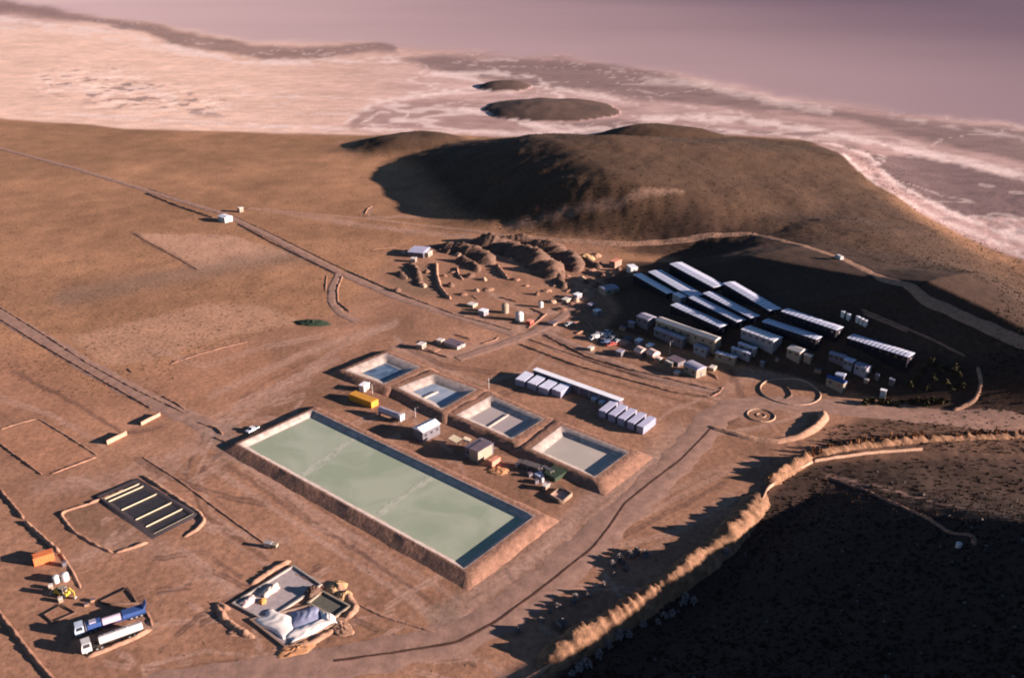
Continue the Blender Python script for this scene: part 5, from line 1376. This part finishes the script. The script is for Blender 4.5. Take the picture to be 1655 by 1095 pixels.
# ------------------------------------------------------------------ trees and scrub
def crown_mesh(name, h, r, n, seed, m, z0=.5, col=True):
    rg = np.random.default_rng(seed); V = []; F = []
    for i in range(n):
        f = rg.random() ** .8
        z = z0 + (h - z0) * f
        env = r * (math.sin(math.pi * min(1, (.15 + .85 * f))) ** .6 if not col else (1.0 - .75 * f ** 1.6) * (.55 + .45 * min(1, f * 5)))
        a_ = rg.random() * 6.283; rr = env * math.sqrt(rg.random())
        c = np.array([rr * math.cos(a_), rr * math.sin(a_), z])
        s_ = (.16 + .22 * rg.random()) * (1.15 if r > .7 else 1.0)
        u = rg.normal(size=3); u /= np.linalg.norm(u); v = np.cross(u, rg.normal(size=3)); v /= np.linalg.norm(v)
        if col: u = u * .6 + np.array([0, 0, .8])
        o = len(V); V += [c - u * s_ * 1.3 - v * s_ * .7, c + u * s_ * 1.3 - v * s_ * .5, c + u * s_ * 1.5 + v * s_ * .4, c - u * s_ * .9 + v * s_ * .8]; F.append((o, o + 1, o + 2, o + 3))
    if col:                                                    # dense heart of the crown
        k = 7; o = len(V)
        for z, rr in ((z0, .35), (h * .3, .62), (h * .62, .45), (h * .95, .05)):
            for i in range(k):
                a_ = 6.283 * i / k; q = rr * r * (.7 + .6 * rg.random()); V.append(np.array([q * math.cos(a_), q * math.sin(a_), z + .3 * rg.random()]))
        F += [(o + j * k + i, o + j * k + (i + 1) % k, o + (j + 1) * k + (i + 1) % k, o + (j + 1) * k + i) for j in range(3) for i in range(k)]
    me = bpy.data.meshes.new(name); me.from_pydata([tuple(q) for q in V], [], F); me.materials.append(m); me.update(); return me

def tree_proto(h, r, n, seed, leaf, col=True):
    t = thing('tree', 'x', 'tree', (0, 0, 0))
    tr = MB().cyl((0, 0, -.3), (0, 0, h * .8), .13, .03, 6)
    rg = random.Random(seed)
    for k in range(6):
        z = h * (.2 + .1 * k); a_ = rg.random() * 6.28; tr.cyl((0, 0, z), (r * .7 * math.cos(a_), r * .7 * math.sin(a_), z + h * .15), .045, .015, 4)
    tr.build('trunk', bark, t)
    o = bpy.data.objects.new('crown', crown_mesh('crown', h, r, n, seed, leaf, h * .1, col)); scene.collection.objects.link(o); o.parent = t
    return t
first = [True] * 8
rt = random.Random(5)
def put(pr, i, loc, rz, label, group, name=None, sc=1.0):
    if first[i]:
        first[i] = False; t = pr; t.location = loc; t.rotation_euler = (0, 0, rz); t['label'] = label; t['group'] = group; t.scale = (sc,) * 3
        if name: t.name = name
        return t
    t = copy_thing(pr, loc, rz, label, group, (sc,) * 3)
    if name: t.name = name
    return t
rt = random.Random(5)
line_px = [(1243, 780), (1270, 764), (1296, 748), (1310, 738), (1330, 728), (1370, 720), (1420, 714), (1480, 709), (1550, 706), (1620, 703), (1700, 702)]
w3 = P([p[0] for p in line_px], [p[1] for p in line_px]); c, s_ = resample(w3, 1.5); nn = normals2(c)
lo = [tree_proto(h, r, 130, 60 + i, leaf_gold) for i, (h, r) in enumerate([(2.6, .9), (2.0, 1.0), (3.0, .9)])]
for k, q in enumerate(c):
    off = (rt.random() - .5) * 2.4; x, y = q + nn[k] * off
    f = s_[k] / s_[-1]
    if rt.random() < .1: continue
    i = rt.randrange(3)
    put(lo[i], 4 + i, (x, y, Z1(x, y)), rt.random() * 6.28, 'low golden spiky shrub, ' + ('beside the ditch bend at the left of its row' if f < .3 else 'in the middle of the row right of the ditch bend' if f < .6 else 'far right end of the row at the frame edge'), 'spiky shrubs beyond the ditch bend', 'spiky_shrub', .5 + .5 * rt.random())

def bush_proto(r, n, seed, leaf):
    t = thing('bush', 'x', 'bush', (0, 0, 0))
    b = MB()
    rg = random.Random(seed)
    for k in range(5):
        a_ = rg.random() * 6.28; b.cyl((0, 0, -.2), (r * .5 * math.cos(a_), r * .5 * math.sin(a_), r * .9), .05, .02, 4)
    b.build('stem', bark, t)
    o = bpy.data.objects.new('foliage', crown_mesh('foliage', r * 1.7, r, n, seed, leaf, .1, False)); scene.collection.objects.link(o); o.parent = t
    return t
def bush_run(label, group, pts, leaf, r, seed, jit=0, name='bush'):
    pr = bush_proto(r, 70, seed, leaf); rg = random.Random(seed); used_ = False
    for (x, y) in pts:
        x += (rg.random() - .5) * jit; y += (rg.random() - .5) * jit
        w = P1(x, y); a_ = rg.random() * 6.28; sc = .6 + .8 * rg.random()
        lab_ = ('large ' if sc > 1.08 else 'small ' if sc < .82 else '') + label
        if not used_:
            used_ = True; pr.location = w; pr['label'] = lab_; pr['group'] = group; pr.name = name; pr.scale = (sc,) * 3
        else: copy_thing(pr, w, a_, lab_, group, (sc,) * 3).name = name
bush_run('pale grey bush in the dark ditch shadow below the stone wall', 'pale bushes along the shaded ditch',
         [(1172, 897), (1150, 908), (1135, 930), (1118, 940), (1122, 975), (1105, 978), (1062, 1005), (1075, 998), (1040, 1012), (1018, 1028), (1010, 1022), (985, 1045), (968, 1062), (948, 1075), (938, 1082), (925, 1090), (1085, 992), (1110, 968), (1165, 902), (1000, 1030)], leaf_pale, .95, 71, 3)
bush_run('pale bush or stone in the shadow of the long eroded bank', 'pale bushes in the bank shadow',
         [(838, 1022), (875, 1003), (890, 990), (902, 982), (925, 975), (930, 968), (975, 944), (992, 930), (990, 915), (1002, 905), (1020, 900), (1043, 898), (1008, 912), (905, 1008), (910, 1012), (950, 962), (1030, 893), (1012, 920)], leaf_pale, .8, 73, 3)
bush_run('dark round bush in the shaded yard at the near end of camp', 'dark bushes at the near end of camp',
         [(1505, 590), (1520, 600), (1540, 598), (1550, 612), (1528, 622), (1512, 612), (1490, 604), (1536, 632), (1555, 628), (1500, 630), (1480, 618), (1470, 628)], leaf_dark, 1.5, 75, 5)
bush_run('orchard tree in the short row below the camp yard', 'orchard trees below the camp yard',
         [(1398, 655), (1410, 651), (1424, 653), (1437, 652), (1448, 655), (1458, 651), (1472, 654), (1483, 652), (1496, 655), (1508, 651), (1520, 654), (1532, 652)], leaf_dark, 1.2, 77, 3)

# countless small tufts: real low tussocks
def tussocks(name, X, Y, S, m, seed, flat=.7):
    rg = np.random.default_rng(seed); n = len(X); Z = terrain(X, Y)
    k = 5
    a0 = rg.random(n) * 6.28
    V = np.zeros((n, k + 1, 3))
    for i in range(k):
        a_ = a0 + 2 * np.pi * i / k; rr = S * (.7 + .6 * rg.random(n))
        V[:, i, 0] = X + rr * np.cos(a_); V[:, i, 1] = Y + rr * np.sin(a_); V[:, i, 2] = Z - .05 + (.0 if i % 2 else .25) * S
    V[:, k, 0] = X + (rg.random(n) - .5) * S; V[:, k, 1] = Y + (rg.random(n) - .5) * S; V[:, k, 2] = Z + S * flat * (1 + .8 * rg.random(n))
    base = np.arange(n)[:, None] * (k + 1)
    F = np.stack([np.stack([base[:, 0] + i, base[:, 0] + (i + 1) % k, base[:, 0] + k], -1) for i in range(k)], 1).reshape(-1, 3)
    o = np_mesh(name, V.reshape(-1, 3), F, m); o['kind'] = 'stuff'; return o
def scatter(n, pxr, pyr, seed, mask):
    rg = np.random.default_rng(seed)
    u = pxr[0] + (pxr[1] - pxr[0]) * rg.random(n); v = pyr[0] + (pyr[1] - pyr[0]) * rg.random(n)
    dx_, dy_, dz_ = ray(u, v); t_ = -CAM_H / dz_
    x, y = dx_ * t_, dy_ * t_
    k = mask(u, v, x, y); return x[k], y[k]
def sc_mask(u, v, x, y):
    p_ = inside(u, v, [(1200, 815), (1310, 750), (1500, 738), (1700, 745), (2400, 790), (2400, 1400), (900, 1400), (905, 1095), (1140, 930)])
    return p_ & (np.random.default_rng(1).random(len(u)) < .25 + fbm(x, y, 14, 3, 7))
X, Y = scatter(26000, (880, 2300), (740, 1350), 3, sc_mask)
S = .16 + .34 * np.random.default_rng(8).random(len(X)) ** 2.5
tussocks('scrub', X, Y, S * 1.3, mat('scrub_leaf', (.028, .018, .014), .95, .5, .4, spec=.05), 4)
X, Y = scatter(260, (1000, 2300), (760, 1250), 13, sc_mask)
tussocks('pale_scrub', X, Y, .3 + .3 * np.random.default_rng(9).random(len(X)), mat('pale_scrub_leaf', (.11, .09, .082), .95), 14, 1.0)
def hill_mask(u, v, x, y):
    return ((HILLS(x, y) > 2) | ((u > 1330) & inside(u, v, [(1330, 720), (1330, 690), (1580, 660), (1590, 570), (1200, 400), (1400, 300), (1655, 425), (2200, 600), (2200, 760)]))) & (np.random.default_rng(2).random(len(u)) < .2 + fbm(x, y, 22, 3, 17))
X, Y = scatter(60000, (480, 2100), (205, 740), 23, hill_mask)
tussocks('hill_scrub', X, Y, .16 + .36 * np.random.default_rng(10).random(len(X)) ** 2, mat('hill_leaf', (.030, .019, .012), .95, .5, .3, spec=.05), 24)
def plain_mask(u, v, x, y):
    return inside(u, v, LAND) & ~inside(u, v, [(-900, 820), (0, 600), (200, 690), (330, 570), (560, 500), (640, 405), (980, 400), (1330, 640), (1400, 660), (1310, 750), (870, 1110), (600, 1700), (-1500, 2600)]) & (np.random.default_rng(4).random(len(u)) < fbm(x, y, 18, 3, 37))
X, Y = scatter(60000, (-500, 1000), (192, 640), 33, plain_mask)
tussocks('grass_tufts', X, Y, .12 + .24 * np.random.default_rng(11).random(len(X)) ** 2, mat('tuft_leaf', (.11, .062, .034), .95, .4, .3, spec=.05), 34)
X, Y = scatter(5000, (-300, 1300), (560, 1250), 43, lambda u, v, x, y: inside(u, v, [(-900, 820), (0, 600), (200, 690), (330, 570), (560, 500), (640, 405), (980, 400), (1330, 640), (1400, 660), (1310, 750), (870, 1110), (600, 1700), (-1500, 2600)]) & ~inside(u, v, [(370, 700), (505, 640), (560, 590), (630, 555), (1050, 730), (900, 850), (740, 960)]))
tussocks('loose_stones', X, Y, .07 + .18 * np.random.default_rng(12).random(len(X)) ** 3, mat('stone_chip', (.20, .115, .08), .95, .4, .5, spec=.05), 44, .6)
